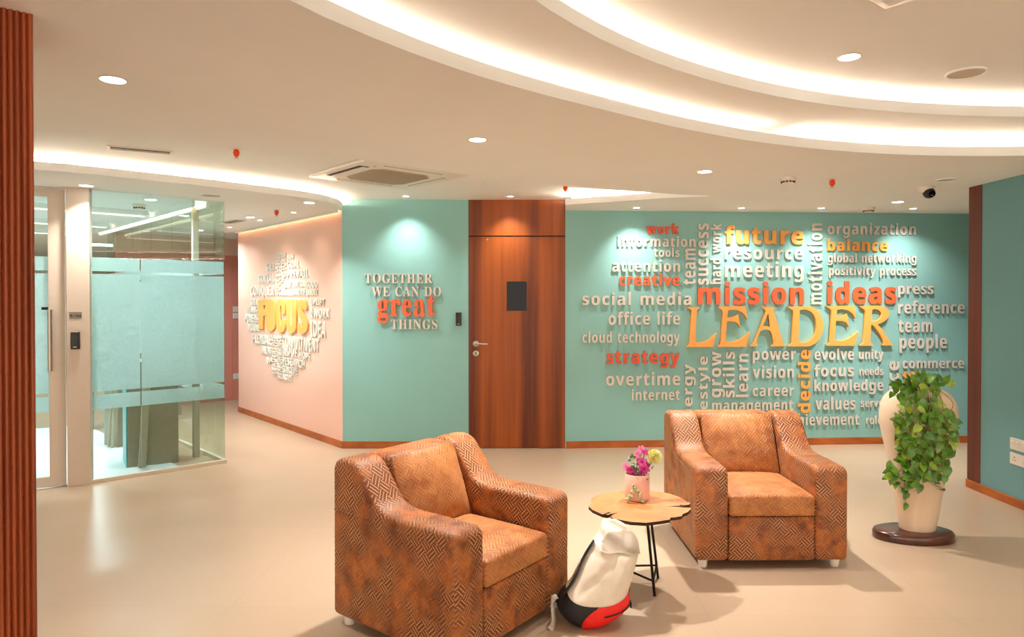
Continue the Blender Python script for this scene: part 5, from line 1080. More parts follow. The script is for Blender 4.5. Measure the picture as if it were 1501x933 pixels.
# ------------------------------------------------------------------ potted flowers on the table
M['pinkpot'] = pm('pink_ceramic', (236, 186, 170), 0.4, dark=(226, 170, 152), scale=14)
M['magenta'] = pm('magenta_petal', (214, 60, 140), 0.6, dark=(166, 32, 104), scale=60)
M['pinkpetal'] = pm('pink_petal', (236, 130, 176), 0.6, nz=0.25, scale=60)
M['pompom'] = pm('pale_yellow_petal', (240, 234, 156), 0.7, nz=0.1, scale=80)
M['eucal'] = pm('grey_green_leaf', (146, 166, 136), 0.6, dark=(86, 112, 84), scale=30)
M['palegreen'] = pm('pale_green_leaf', (186, 198, 150), 0.6, nz=0.2, scale=30)
M['stem'] = pm('green_stem', (92, 112, 60), 0.6, nz=0.2)
fpx = atz(934, 731, TZ)
fp = thing('potted_flowers', 'pink ceramic pot of magenta flowers and a yellow pompom bloom on the side table', 'flower pot', (fpx.x, fpx.y + 0.0, TZ))
bm = bmesh.new(); lathe(bm, [(0.052, 0.0), (0.062, 0.004), (0.067, 0.018), (0.0685, 0.06), (0.0685, 0.142), (0.066, 0.145), (0.0635, 0.142), (0.0635, 0.125)], 40)
fin(bm, 'pot', M['pinkpot'], fp, 40)
bm = bmesh.new(); cyl(bm, (0, 0), 0.0630, 0.118, 0.126, 32); fin(bm, 'soil', pm('dark_moss', (46, 44, 30), 0.9, nz=0.5, scale=60, bump=0.6), fp)
def leaf(bm, c, d, up, L, W, fold=0.25, heart=False, droop=0.2):
    """a folded leaf blade starting at c, growing along d"""
    d = Vector(d).normalized(); up = Vector(up); s = d.cross(up).normalized(); up = s.cross(d).normalized()
    ts = [0, 0.08, 0.22, 0.42, 0.64, 0.84, 1.0]
    ws = [0.25, 0.80, 1.0, 0.95, 0.70, 0.34, 0.0] if heart else [0.1, 0.5, 0.85, 1.0, 0.85, 0.5, 0.0]
    L_, M_, R_ = [], [], []
    for t, w in zip(ts, ws):
        base = Vector(c) + d * (L * t) - up * (droop * L * t * t)
        M_.append(bm.verts.new(base))
        back = -0.10 * L if (heart and t < 0.1) else 0
        L_.append(bm.verts.new(base - s * (W * w / 2) + up * (fold * W * w / 2) + d * back)); R_.append(bm.verts.new(base + s * (W * w / 2) + up * (fold * W * w / 2) + d * back))
    for i in range(len(ts) - 1):
        bm.faces.new((L_[i], M_[i], M_[i + 1], L_[i + 1])); bm.faces.new((M_[i], R_[i], R_[i + 1], M_[i + 1]))
def rdir(rng, zmin=-1):
    while True:
        v = Vector((rng.uniform(-1, 1), rng.uniform(-1, 1), rng.uniform(zmin, 1)))
        if 0.1 < v.length < 1: return v.normalized()
rng = random.Random(3)
def bloom(c, r, mat, n=7, name='bloom', face=(0, -1, 0.3)):
    bm = bmesh.new(); f = Vector(face).normalized(); a = f.cross(Vector((0, 0, 1))).normalized(); b = a.cross(f)
    for k in range(n):
        th = 2 * PI * k / n + rng.uniform(-0.2, 0.2)
        d = a * math.cos(th) + b * math.sin(th) + f * 0.35
        leaf(bm, c, d, f, r, r * 0.8, 0.3, droop=0.3)
    for k in range(3):
        d = rdir(rng) * 0.5 + f; leaf(bm, c, d, a, r * 0.5, r * 0.35, 0.4)
    return fin(bm, name, mat, fp, 180)
sc_ = 0.00367
def fpos(x, y, dy=0.0): return Vector(((x - 934) * sc_, dy, max(0.019, (731 - y) * sc_)))
stems = []
for x, y, r, dy, m_ in ((940, 656, 0.026, 0.0, 'pinkpetal'), (945, 659, 0.022, -0.01, 'magenta'), (934, 664, 0.022, 0.0, 'pinkpetal'), (940, 674, 0.030, -0.02, 'magenta'), (943, 683, 0.032, -0.03, 'magenta'), (946, 679, 0.026, -0.01, 'magenta'),
                    (917, 682, 0.024, -0.01, 'pinkpetal'), (922, 685, 0.024, -0.03, 'magenta'), (926, 690, 0.024, -0.03, 'magenta'), (916, 679, 0.018, 0.0, 'pinkpetal'), (938, 688, 0.022, -0.04, 'magenta')):
    c = fpos(x, y, dy); bloom(c, r, M[m_], face=(rng.uniform(-0.5, 0.5), -1, rng.uniform(0, 0.7))); stems.append(c)
pc = fpos(960, 666, 0.0)
bm = bmesh.new(); bmesh.ops.create_icosphere(bm, subdivisions=3, radius=0.026, matrix=Matrix.Translation(pc))
for k in range(230):
    z = 1 - 2 * (k + 0.5) / 230; a = k * 2.39996; q = math.sqrt(1 - z * z); n = Vector((q * math.cos(a), q * math.sin(a), z))
    tng = n.cross(Vector((0.3, 0.5, 0.81))).normalized()
    leaf(bm, pc + n * 0.022, n + tng * rng.uniform(-0.4, 0.4), tng, 0.021, 0.010, 0.5)
fin(bm, 'pompom_bloom', M['pompom'], fp, 180)
bm = bmesh.new()
for x, y, dy, R_, n in ((927, 671, 0.01, 0.03, 9), (933, 681, -0.02, 0.034, 12), (952, 683, -0.01, 0.026, 9), (930, 695, -0.04, 0.03, 10), (941, 696, -0.045, 0.026, 8), (935, 690, -0.02, 0.03, 9), (946, 692, -0.03, 0.02, 6)):
    for k in range(n):
        d = rdir(rng, -0.4); leaf(bm, fpos(x, y, dy) + d * R_ * 0.35, d + Vector((0, -0.3, 0)), rdir(rng), R_ * 0.8, R_ * 0.55, 0.2)
fin(bm, 'foliage', M['eucal'], fp, 180)
bm = bmesh.new()
for c in stems + [pc]: tube(bm, [(c.x * 0.25, c.y * 0.3 + 0.01, 0.12), (c.x * 0.7, c.y * 0.7 + 0.006, (0.12 + c.z) / 2), tuple(c + Vector((0, 0.004, 0)))], 0.0022, 5)
fin(bm, 'flower_stems', M['stem'], fp, 180)
bm = bmesh.new(); trail = [fpos(933, 698, -0.05), fpos(926, 706, -0.072), fpos(924, 714, -0.073), fpos(920, 722, -0.074), fpos(917, 731, -0.07), fpos(916, 736, -0.062)]
tr2 = [fpos(936, 700, -0.055), fpos(929, 712, -0.074), fpos(935, 719, -0.075), fpos(938, 727, -0.075)]
for tr_ in (trail, tr2):
    tube(bm, spline([tuple(p) for p in tr_], 3), 0.0012, 5)
    for p in tr_[1:]:
        for k in range(3):
            bmesh.ops.create_icosphere(bm, subdivisions=2, radius=rng.uniform(0.006, 0.009), matrix=Matrix.Translation(p + Vector((rng.uniform(-0.01, 0.01), rng.uniform(-0.008, 0.0), rng.uniform(-0.008, 0.008)))))
fin(bm, 'trailing_beads', M['palegreen'], fp, 180)

# ------------------------------------------------------------------ backpack
M['canvas'] = pm('cream_coated_canvas', (226, 212, 192), 0.38, nz=0.06, scale=18, bump=0.25)
M['bagblack'] = pm('black_nylon', (26, 24, 28), 0.6, nz=0.2, scale=80, bump=0.2)
M['bagred'] = pm('red_nylon', (236, 26, 18), 0.5, nz=0.1, scale=60, bump=0.15)
M['webbing'] = pm('pale_grey_webbing', (200, 190, 172), 0.6, nz=0.1, scale=90)
sil = [(868, 235, 370, .075), (850, 170, 455, .090), (800, 112, 545, .105), (750, 86, 592, .112), (700, 85, 615, .115), (650, 105, 619, .114), (600, 148, 618, .110), (550, 186, 632, .106), (500, 212, 646, .102), (450, 236, 658, .098), (400, 256, 672, .092), (350, 280, 686, .086), (300, 308, 692, .078), (250, 335, 692, .068), (200, 364, 676, .056), (150, 396, 640, .042), (100, 412, 590, .026), (62, 425, 530, .010)]
RG = []; b0 = Vector(((868 - 750.5) * 3.30 / 1000, 3.30, 0))
bag = thing('backpack', 'cream backpack with black and red base leaning by the table legs', 'backpack', b0)
for y_, xl, xr, hd in sil:
    f_ = (868 - y_) / 806; py_ = 750 + y_ / 5.1; D_ = 3.295 + 0.12 * f_ * f_
    r0, r1 = ray(800 + xl / 5.1, py_), ray(800 + xr / 5.1, py_)
    z_ = HC + r0.z * (D_ - 0.5 * hd) / r0.y
    RG.append(((r0.x / r0.y + r1.x / r1.y) / 2 * D_ - b0.x, D_ - b0.y, z_, (r1.x / r1.y - r0.x / r0.y) / 2 * D_, hd))
zmin = RG[0][2]
RG = [(a, b, max(0.003 + 0.004 * k, c - zmin * max(0, 1 - k / 5) + 0.003), d, e) for k, (a, b, c, d, e) in enumerate(RG)]
RGs = spline([tuple(r) for r in RG], 4)
TILTX = 0.20
def bagp(t, th, grow=0.0):
    f = t * (len(RGs) - 1); i = min(int(f), len(RGs) - 2); w = f - i
    q = [RGs[i][k] * (1 - w) + RGs[i + 1][k] * w for k in range(5)]
    c, s = math.cos(th), math.sin(th); e = 0.80
    x = (q[3] + grow) * math.copysign(abs(c) ** e, c); y = (q[4] + grow) * math.copysign(abs(s) ** e, s)
    up = max(0.0, min(1.0, (t - 0.30) / 0.15))
    n = noise.noise(Vector((x * 14, s * 1.6 + 3, q[2] * 11))) * 0.010 + noise.noise(Vector((x * 30, s + 7, q[2] * 24))) * 0.004
    crease = 0.012 * math.exp(-((x * 0.8 + 0.05 - (q[2] - 0.2) * 0.45) / 0.014) ** 2)
    fold = 0.010 * math.sin(q[2] * 75 + x * 40) * max(0.0, min(1.0, (t - 0.66) / 0.08))
    d = (n + (crease + fold if s < 0 else 0)) * up
    return Vector((q[0] + x, q[1] + y + (d if s < 0 else -d * 0.3) * abs(s), max(0.003, q[2])))
def tline(th):    # height of the seam between base and canvas around the bag (share of the way up)
    c, s = math.cos(th), math.sin(th)
    return 0.262 + 0.105 * max(0, c) ** 2 + 0.095 * max(0, -c) ** 2 + 0.05 * max(0, s)
def patch(name, mat, t_of, th_of, nt, nth, grow, closed=False, cap=None):
    bm = bmesh.new(); g = [[bm.verts.new(bagp(t_of(i / nt, th_of(i / nt, j / nth)), th_of(i / nt, j / nth), grow)) for j in range(nth + (0 if closed else 1))] for i in range(nt + 1)]
    m = len(g[0])
    for i in range(nt):
        for j in range(m if closed else m - 1): bm.faces.new((g[i][j], g[i][(j + 1) % m], g[i + 1][(j + 1) % m], g[i + 1][j]))
    if cap is not None and closed: bm.faces.new(g[cap])
    bmesh.ops.remove_doubles(bm, verts=bm.verts[:], dist=1e-5)
    return fin(bm, name, mat, bag, 180)
patch('canvas_body', M['canvas'], lambda a, th: tline(th) - 0.02 + (1.0 - tline(th) + 0.02) * a, lambda a, j: 2 * PI * j, 50, 72, 0.0, True, -1)
thb = lambda a: -PI / 2 + (-0.42 + 0.47 * a)            # seam between black (left) and red (right)
the = 0.35
patch('black_base', M['bagblack'], lambda a, th: tline(th) * a, lambda a, j: the + (2 * PI + thb(a) - the) * j if True else 0, 14, 60, 0.001)
patch('red_pocket', M['bagred'], lambda a, th: tline(th) * a, lambda a, j: thb(a) + (the - thb(a)) * j, 14, 30, 0.004)
bm = bmesh.new(); zp = [bagp(0.165 + 0.07 * k / 10, -1.35 + 1.30 * k / 10, 0.007) for k in range(11)]
tube(bm, zp, 0.0035, 6); zo = fin(bm, 'zip', M['bagblack'], bag, 180)
bm = bmesh.new(); e_ = zp[-1]; tube(bm, [e_, e_ + Vector((0.004, -0.004, -0.012)), e_ + Vector((0.004, -0.004, -0.034))], 0.0045, 6); fin(bm, 'zip_pull', M['bagblack'], zo, 180)
# black shoulder strap down the left side and the pale webbing end on the floor
bm = bmesh.new(); sp_ = [bagp(0.80 - 0.50 * k / 14, PI + 0.30, 0.004 + 0.006 * math.sin(PI * k / 14)) for k in range(15)]
for k, p in enumerate(sp_): p.x -= 0.0
def strip(bm, pts, w, th, side=(1, 0, 0.2)):
    pts = [Vector(p) for p in pts]; prev = None
    for k, p in enumerate(pts):
        d = (pts[min(k + 1, len(pts) - 1)] - pts[max(k - 1, 0)]).normalized(); s = d.cross(Vector(side)).normalized(); n = s.cross(d)
        vs = [bm.verts.new(p + s * a * w / 2 + n * b * th / 2) for a, b in ((-1, -1), (1, -1), (1, 1), (-1, 1))]
        if prev:
            for q in range(4): bm.faces.new((prev[q], prev[(q + 1) % 4], vs[(q + 1) % 4], vs[q]))
        else: bm.faces.new(vs[::-1])
        prev = vs
    bm.faces.new(prev)
strip(bm, sp_, 0.045, 0.008); fin(bm, 'shoulder_strap', M['bagblack'], bag, 180)
w0 = bagp(0.22, PI + 0.1, 0.006)
bm = bmesh.new(); strip(bm, [tuple(w0 + Vector((0.005, 0, 0.03))), tuple(w0 + Vector((-0.012, -0.01, 0.03))), tuple(w0 + Vector((-0.018, -0.012, 0.0))), (w0.x - 0.012, w0.y - 0.02, 0.02), (w0.x - 0.02, w0.y - 0.045, 0.006), (w0.x - 0.034, w0.y - 0.075, 0.006)], 0.028, 0.004, (0.5, -0.3, 0.9))
fin(bm, 'webbing_strap', M['webbing'], bag, 180)
# folded-over top flap
bm = bmesh.new(); N1, N2 = 14, 10; g = []
for i in range(N1 + 1):
    a = i / N1; row = []
    for j in range(N2 + 1):
        b = j / N2
        th = -PI / 2 + (-0.6 + 1.75 * a); p = bagp(0.90 - (0.16 + 0.05 * a) * b, th, 0.003 + 0.007 * b + 0.003 * math.sin(9 * a + 4 * b))
        row.append(bm.verts.new(p))
    g.append(row)
for i in range(N1):
    for j in range(N2): bm.faces.new((g[i][j], g[i + 1][j], g[i + 1][j + 1], g[i][j + 1]))
r_ = bmesh.ops.solidify(bm, geom=bm.faces[:], thickness=0.004)
fin(bm, 'roll_top_flap', M['canvas'], bag, 180)

# ------------------------------------------------------------------ planter with trailing plant
M['stone'] = pm('cream_marbled_ceramic', (234, 214, 188), 0.35, dark=(222, 192, 160), scale=6, stretch=(1, 1, 0.4), coat=0.2)
M['pothos'] = pm('green_leaf', (108, 152, 44), 0.36, dark=(52, 104, 26), scale=16, coat=0.15)
M['pothosl'] = pm('yellow_green_leaf', (164, 186, 66), 0.4, dark=(104, 146, 40), scale=16)
M['vine'] = pm('brown_green_vine', (134, 120, 60), 0.6, nz=0.2)
pl0 = atz(1338.5, 777, 0.05); PX, PY = pl0.x, pl0.y
base_t = thing('plinth', 'oval dark polished wooden plinth under the tall cream planter', 'plinth', (PX, PY, 0), (0, 0, math.radians(-4)))
bm = bmesh.new(); lathe(bm, [(0.245, 0.0), (0.252, 0.008), (0.252, 0.042), (0.243, 0.055), (0.225, 0.060)], 56, 1.0, 0.60)
fin(bm, 'oval_base', wood_mat('polished_dark_wood', (92, 44, 28), (60, 26, 16), 8, 8, 0.25, 0.5), base_t, 45)
pk = 0.0046
PX += 0.028
plant = thing('potted_pothos', 'tall cream egg-shaped planter with green trailing pothos on a wooden plinth', 'potted plant', (PX, PY, 0.060))
eprof = [(0.112, 0.0), (0.118, 0.01), (0.130, 0.08), (0.150, 0.20), (0.174, 0.34), (0.200, 0.48), (0.228, 0.60), (0.246, 0.69), (0.250, 0.75), (0.243, 0.81), (0.222, 0.86), (0.190, 0.895), (0.150, 0.92), (0.135, 0.925), (0.125, 0.92), (0.12, 0.88)]
def ewid(z):
    for (r0, z0), (r1, z1) in zip(eprof[:13], eprof[1:13]):
        if z0 <= z <= z1: return r0 + (r1 - r0) * (z - z0) / max(1e-6, z1 - z0)
    return 0.12
SY = 0.72
ep = spline(eprof, 4)
bm = bmesh.new(); lathe(bm, [(r * 0.965, z) for r, z in ep], 56, 1.0, SY); fin(bm, 'planter', M['stone'], plant, 180)
bm = bmesh.new(); lathe(bm, [(0.10, 0.80), (0.118, 0.93), (0.122, 0.945), (0.11, 0.945), (0.10, 0.90)], 36, 1.0, SY); fin(bm, 'nursery_pot', M['black'], plant, 40)
rng = random.Random(11)
ppoly = [(1312, 560), (1330, 549), (1348, 547), (1376, 551), (1396, 562), (1388, 580), (1396, 600), (1405, 630), (1398, 655), (1390, 690), (1388, 702), (1372, 712), (1352, 700), (1338, 715), (1322, 712), (1304, 706), (1300, 690), (1306, 668), (1314, 640), (1312, 610), (1318, 590), (1306, 578)]
def inpoly(x, y):
    c = False; n = len(ppoly)
    for i in range(n):
        (x0, y0), (x1, y1) = ppoly[i], ppoly[(i + 1) % n]
        if (y0 > y) != (y1 > y) and x < x0 + (y - y0) * (x1 - x0) / (y1 - y0): c = not c
    return c
def ploc(px, py, out):
    y = -0.15; r = ray(px, py)
    for _ in range(6):            # where this spot of the foliage lies in front of the planter
        k = (PY + y) / r.y; x = r.x * k - PX; z = HC + r.z * k - 0.060
        a = ewid(max(0.0, min(0.92, z))); q = 1 - min(1.0, (x / a) ** 2)
        y = -a * SY * math.sqrt(q) - out
        if z > 0.86: y = min(y, -0.06) * 0.9
    return Vector((x, y, z))
bmL = [bmesh.new(), bmesh.new()]; bmV = bmesh.new()
vines = []
for k in range(17):
    xs = 1322 + 66 * (k + rng.uniform(-0.3, 0.3)) / 16; yend = rng.uniform(640, 712)
    pts = [ploc(1338 + (xs - 1338) * 0.55, 566, -0.03), ploc(1338 + (xs - 1338) * 0.8, 572, 0.03)]
    y = 590
    while y < yend:
        xx = xs + rng.uniform(-6, 6) + 5 * math.sin(y * 0.05 + k)
        pts.append(ploc(min(1402, max(1304, xx)), y, rng.uniform(0.012, 0.05))); y += 18
    vines.append(pts)
vines.append([ploc(1330, 640, 0.02), ploc(1326, 675, 0.025), ploc(1324, 705, 0.02), ploc(1326, 722, 0.015), ploc(1326, 738, 0.012)])
vines.append([ploc(1326, 650, 0.03), ploc(1314, 680, 0.03), ploc(1308, 700, 0.025), ploc(1322, 716, 0.02)])
vines.append([ploc(1372, 660, 0.03), ploc(1370, 690, 0.03), ploc(1366, 708, 0.025), ploc(1380, 714, 0.02)])
for pts in vines: tube(bmV, spline([tuple(p) for p in pts], 3), 0.0022, 5)
spots = []
tries = 0
while len(spots) < 165 and tries < 20000:
    tries += 1
    x, y = rng.uniform(1298, 1406), rng.uniform(546, 716)
    if not inpoly(x, y): continue
    if 1322 < x < 1366 and 572 < y < 612 and rng.random() < 0.80: continue
    if x > 1380 and 566 < y < 606: continue
    if 1355 < x < 1375 and 625 < y < 660 and rng.random() < 0.6: continue
    if min([math.hypot(x - a, y - b) for a, b, _ in spots] or [99]) < 7.0: continue
    spots.append((x, y, rng.uniform(0.02, 0.075)))
spots += [(1326, 741, 0.02), (1327, 726, 0.02), (1380, 716, 0.03), (1384, 690, 0.03), (1300, 698, 0.03), (1306, 690, 0.03), (1318, 716, 0.03), (1348, 715, 0.02), (1310, 652, 0.03), (1374, 701, 0.03), (1404, 618, 0.03), (1396, 660, 0.04), (1307, 578, 0.03), (1352, 551, 0.05), (1388, 556, 0.05), (1318, 562, 0.05)]
for x, y, o_ in spots:
    c = ploc(x, y, o_)
    topz = max(0, (575 - y) / 25)
    d = Vector(((x - 1350) / 60 * 0.8 + rng.uniform(-0.7, 0.7), rng.uniform(-0.55, 0.1) , rng.uniform(-1.0, 0.15) + topz * 1.1))
    L = rng.uniform(0.046, 0.076)
    up = Vector((rng.uniform(-0.5, 0.5), -1, rng.uniform(0.0, 0.9)))
    leaf(bmL[1 if rng.random() < 0.2 else 0], c - d.normalized() * L * 0.4, d, up, L, L * rng.uniform(0.72, 0.86), rng.uniform(0.05, 0.3), True, 0.25)
fin(bmL[0], 'foliage', M['pothos'], plant, 180)
fo = fin(bmL[1], 'foliage', M['pothosl'], plant, 180); fo['label'] = 'yellow-green younger leaves'
fin(bmV, 'vines', M['vine'], plant, 180)

# ------------------------------------------------------------------ things on the walls
def plate(name, label, cat, pl, px, w, h, kind):
    s, z = pl.hit(*px)
    t = thing(name, label, cat, pl.at(s, z, 0), (0, 0, pl.rot))
    bm = bmesh.new(); box(bm, -w / 2, w / 2, -0.012, 0.0005, -h / 2, h / 2); bevel(bm, 0.003, 2)
    fin(bm, 'faceplate', M['whiteplastic'], t)
    if kind == 'switch':
        n = max(2, int(w / 0.05))
        for k in range(n):
            x = -w / 2 + w * (k + 0.5) / n
            bm = bmesh.new(); box(bm, x - 0.016, x + 0.016, -0.016, -0.012, -0.022, 0.022); bevel(bm, 0.003, 2); fin(bm, 'rocker', M['whiteplastic'], t)
    else:
        for x0 in ((0,) if w < 0.12 else (-w * 0.28, w * 0.22)):
            for dx, dz, r in ((0, 0.013, 0.005), (-0.011, -0.009, 0.004), (0.011, -0.009, 0.004)):
                bm = bmesh.new(); disc_y(bm, x0 + dx, dz, r, -0.0115, -0.0128, 12); fin(bm, 'socket_hole', M['dark'], t)
    return t
W_RW = Plane((XR, YR), (XR, 4.72))
def rplate(label, zc, kind):
    W = 0.22
    y = atz(1482.5, 640).y
    r = ray(1482.5, 640); yy = r.y * XR / r.x
    t = plate('switch_plate' if kind == 'switch' else 'power_socket', label, 'switch' if kind == 'switch' else 'socket', W_RW, (1482.5, 640), W, 0.088, kind)
    t.location = (XR, yy - W / 2, zc)
zr = lambda y: HC - (y - 438) * (ray(1484, 640).y * XR / ray(1484, 640).x) / 1000
rplate('upper white switch plate on the right blue-green wall', zr(649.5), 'switch')
rplate('lower white socket plate on the right blue-green wall', zr(671), 'socket')
plate('switch_plate', 'upper white switch plate on the pink cladding at the end of the corridor', 'switch', W_END, (346, 453), 0.10, 0.085, 'switch')
plate('switch_plate', 'lower white switch plate on the pink cladding at the end of the corridor', 'switch', W_END, (346, 462.5), 0.10, 0.085, 'switch')
plate('power_socket', 'white power socket low on the pink cladding at the end of the corridor', 'socket', W_END, (346, 551), 0.09, 0.09, 'socket')
def reader(label, loc, rot, w, h):
    t = thing('access_reader', label, 'card reader', loc, rot)
    bm = bmesh.new(); box(bm, -w / 2, w / 2, -0.028, 0.0005, -h / 2, h / 2); bevel(bm, 0.008, 4); fin(bm, 'housing', M['black'], t, 40)
    bm = bmesh.new(); box(bm, -w / 2 + 0.004, w / 2 - 0.004, -0.0265, -0.002, h / 2 - 0.008, h / 2 + 0.003); bevel(bm, 0.002, 2); fin(bm, 'top_trim', M['steel'], t)
    bm = bmesh.new(); box(bm, -0.012, 0.012, -0.0292, -0.027, -h / 2 + 0.016, -h / 2 + 0.021); fin(bm, 'indicator_mark', M['steel'], t)
s, z = W_TEAL.hit(672.5, 467)
reader('black card reader on the green wall left of the wooden door', W_TEAL.at(s, z), (0, 0, W_TEAL.rot), 0.058, 0.142)
crot = W_GDOOR.rot * 0.75
cz = lambda y: HC - (y - 438) * cp.y / 1000
reader('black card reader on the cream column beside the glass door', (cp.x - 0.018, cp.y - 0.003, cz(498.5)), (0, 0, crot), 0.066, 0.146)
t = thing('room_sign', 'small grey room number sign "B-402" on the cream column', 'sign', (cp.x - 0.018, cp.y - 0.003, cz(461.7)), (0, 0, crot))
bm = bmesh.new(); box(bm, -0.046, 0.046, -0.006, 0.0005, -0.028, 0.028); bevel(bm, 0.002, 2); fin(bm, 'backplate', pm('grey_sign_plate', (132, 122, 106), 0.4, 0.4), t)
lay, xa, xb = text_layout('s', 'B-402', 0.04)
loops = [[(v.x + x, v.y) for v in lp] for ch, x in lay for lp in flat_loops('s' + ch, 3)]
me = loops_mesh('sign_text', loops, 0.02); me.transform(Matrix.Translation((-0.038, -0.0055, -0.013)) @ Matrix.Diagonal((0.076 / (xb - xa), 0.002, 0.026 / 0.714, 1)))
link('sign_text', me, M['black'], t)

# ------------------------------------------------------------------ ceiling fittings
def zceil(px, py, z): return atz(px, py, z)
def downlight(label, loc, r=0.05, power=P_MAIN, spread=108, aim=None, group=None, lampcol=LAMP_COL, name='downlight'):
    t = thing(name, label, 'ceiling light', loc, (0, 0, 0), group)
    bm = bmesh.new(); lathe(bm, [(r, 0.0), (r * 1.16, -0.001), (r * 1.14, -0.003), (r * 1.02, -0.0045), (r * 0.98, 0.0)], 32, cap=False); fin(bm, 'trim_ring', M['whiteplastic'], t, 40)
    bm = bmesh.new(); cyl(bm, (0, 0), r * 0.99, -0.0046, -0.001, 32); fin(bm, 'lamp_face', M['lampface'], t)
    if power > 0:
        if aim is None:
            l = bpy.data.lights.new('lamp', 'AREA'); l.shape = 'DISK'; l.size = r * 1.9; l.spread = math.radians(spread)
        else:
            l = bpy.data.lights.new('lamp', 'SPOT'); l.spot_size = math.radians(spread); l.spot_blend = 1.0; l.shadow_soft_size = r * 0.6
        l.energy = power; l.color = lampcol
        lo = bpy.data.objects.new('lamp', l); C.collection.objects.link(lo); lo.parent = t; lo.location = (0, 0, -0.012)
        if aim is not None:
            lo.rotation_euler = (Vector(aim) - Vector(loc)).to_track_quat('-Z', 'Y').to_euler()
    return t
GDL = 'round recessed downlights'
for px, py, z, lab in ((165.5, 116, H1, 'large round downlight nearest on the left, above the glass office side'), (700, 204, H1, 'round downlight in the middle of the low ceiling, in front of the air conditioner'), (1033, 251, H1, 'round downlight in front of the blue-green wall, below the lower ring'),
                       (1245, 83, HT, 'round downlight inside the upper ceiling ring'), (1316, 295.5, H1, 'round downlight just left of the dome camera')):
    downlight(lab, atz(px, py, z), 0.048, P_MAIN * {165.5: 0.4, 1245: 0.4, 1033: 1.5, 700: 1.4}.get(px, 0.8), group=GDL)
downlight('small round downlight over the glass door', atz(126.5, 271.5, H1), 0.048, P_MAIN * 0.35, group=GDL)
downlight('small round downlight near the peach wall end of the low ceiling', atz(453, 296.5, H1), 0.048, P_MAIN * 0.5, group=GDL)
downlight('small round downlight over the corridor near the red sprinkler', atz(367, 318, H1), 0.045, P_MAIN * 0.5, group=GDL)
GW_ = 'small wall-washer spots'
for px, py, lab in ((933, 303.8, 'leftmost small wall-washer spot above the blue-green wall'), (1087, 304.3, 'second small wall-washer spot above the blue-green wall'), (1204, 304.3, 'third small wall-washer spot above the blue-green wall'), (1338, 305.2, 'rightmost small wall-washer spot, beside the dome camera')):
    p = atz(px, py, H1)
    s_, _ = W_LEAD.hit(px, 420); a_ = W_LEAD.at(s_, 1.25)
    downlight(lab, p, 0.03, P_WASH, 100, a_, GW_, name='wall_washer')
for px, py, pl, lab in ((595, 287.2, W_TEAL, 'small wall-washer spot above the slogan on the green wall'), (748, 287.3, W_TEAL, 'small wall-washer spot above the wooden door')):
    p = atz(px, py, H2); s_, _ = pl.hit(px, 420)
    downlight(lab, p, 0.03, P_WASH * 0.8, 96, pl.at(s_, 1.25), GW_, name='wall_washer')
for s_, lab in ((0.62, 'small wall-washer spot at the far end of the peach wall'), (1.65, 'small wall-washer spot in the middle of the peach wall'), (2.6, 'small wall-washer spot at the near end of the peach wall')):
    p = W_PEACH.at(s_, H1, 0.32)
    downlight(lab, p, 0.025, P_WASH * 0.12, 96, W_PEACH.at(s_, 1.2), GW_, lampcol=(1, 0.8, 0.62), name='wall_washer')
GB_ = 'added unseen downlights in the rest of the room'  # extra lamps out of view, added as light sources
for k, (x, y, lab) in enumerate(((-3.2, 1.2, 'added unseen downlight left of the fluted pillar'), (-3.2, -2.2, 'added unseen downlight at the rear left of the room'), (-5.6, -0.6, 'added unseen downlight by the west wall'), (0.0, -4.4, 'added unseen downlight at the rear of the room'), (-5.4, 3.0, 'added unseen downlight in front of the glass office door'))):
    downlight(lab, (x, y, H1), 0.05, P_BACK, group=GB_)
for x, y, lab in ((1.2, 0.6, 'added unseen downlight in the upper ring over the camera side'), (3.0, -1.2, 'added unseen downlight in the upper ring at the rear'), (5.0, 1.0, 'added unseen downlight in the upper ring at the far right')):
    downlight(lab, (x, y, HT), 0.05, P_BACK, group=GB_)
downlight('added unseen cool downlight in the alcove behind the right wall', (5.0, 6.3, H1), 0.05, P_BACK * 0.6, group=GB_, lampcol=(0.70, 0.90, 1.0))  # added lamp, turns the right part of the back wall bluer
# office downlights, then added cool light panels
GO = 'downlights in the glass office'
for px, py, lab in ((221, 292, 'right one of the two nearest downlights inside the glass office'), (182, 310, 'left one of the two nearest downlights inside the glass office'), (270, 315.5, 'downlight inside the glass office near the side glass'), (211, 344, 'downlight deeper inside the glass office, left'), (292, 337, 'downlight seen through the side glass')):
    downlight(lab, atz(px, py, H1), 0.05, P_OFFICE * 0.3, 150, group=GO, lampcol=(0.80, 0.92, 1.0))
for k, (x, y, lab) in enumerate(((-5.6, 6.6, 'added cool square light panel inside the glass office'), (-8.0, 8.5, 'added cool square light panel deep in the glass office'), (-7.0, 11.5, 'added cool square light panel at the far end of the glass office'))):
    t = thing('added_light_panel', lab, 'ceiling light', (x, y, H1), (0, 0, W_GLASS.rot))  # added panels, standing in for bluish daylight inside the office
    bm = bmesh.new(); box(bm, -0.31, 0.31, -0.31, 0.31, -0.012, 0.0); bevel(bm, 0.002, 2); fin(bm, 'frame', M['whiteplastic'], t)
    bm = bmesh.new(); box(bm, -0.29, 0.29, -0.29, 0.29, -0.014, -0.0115); fin(bm, 'diffuser', em('added_panel_diffuser', (0.75, 0.92, 1.0), 3.0), t)
    l = bpy.data.lights.new('lamp', 'AREA'); l.shape = 'SQUARE'; l.size = 0.56; l.energy = P_OFFICE; l.color = (0.82, 0.94, 1.0)
    lo = bpy.data.objects.new('lamp', l); C.collection.objects.link(lo); lo.parent = t; lo.location = (0, 0, -0.02)

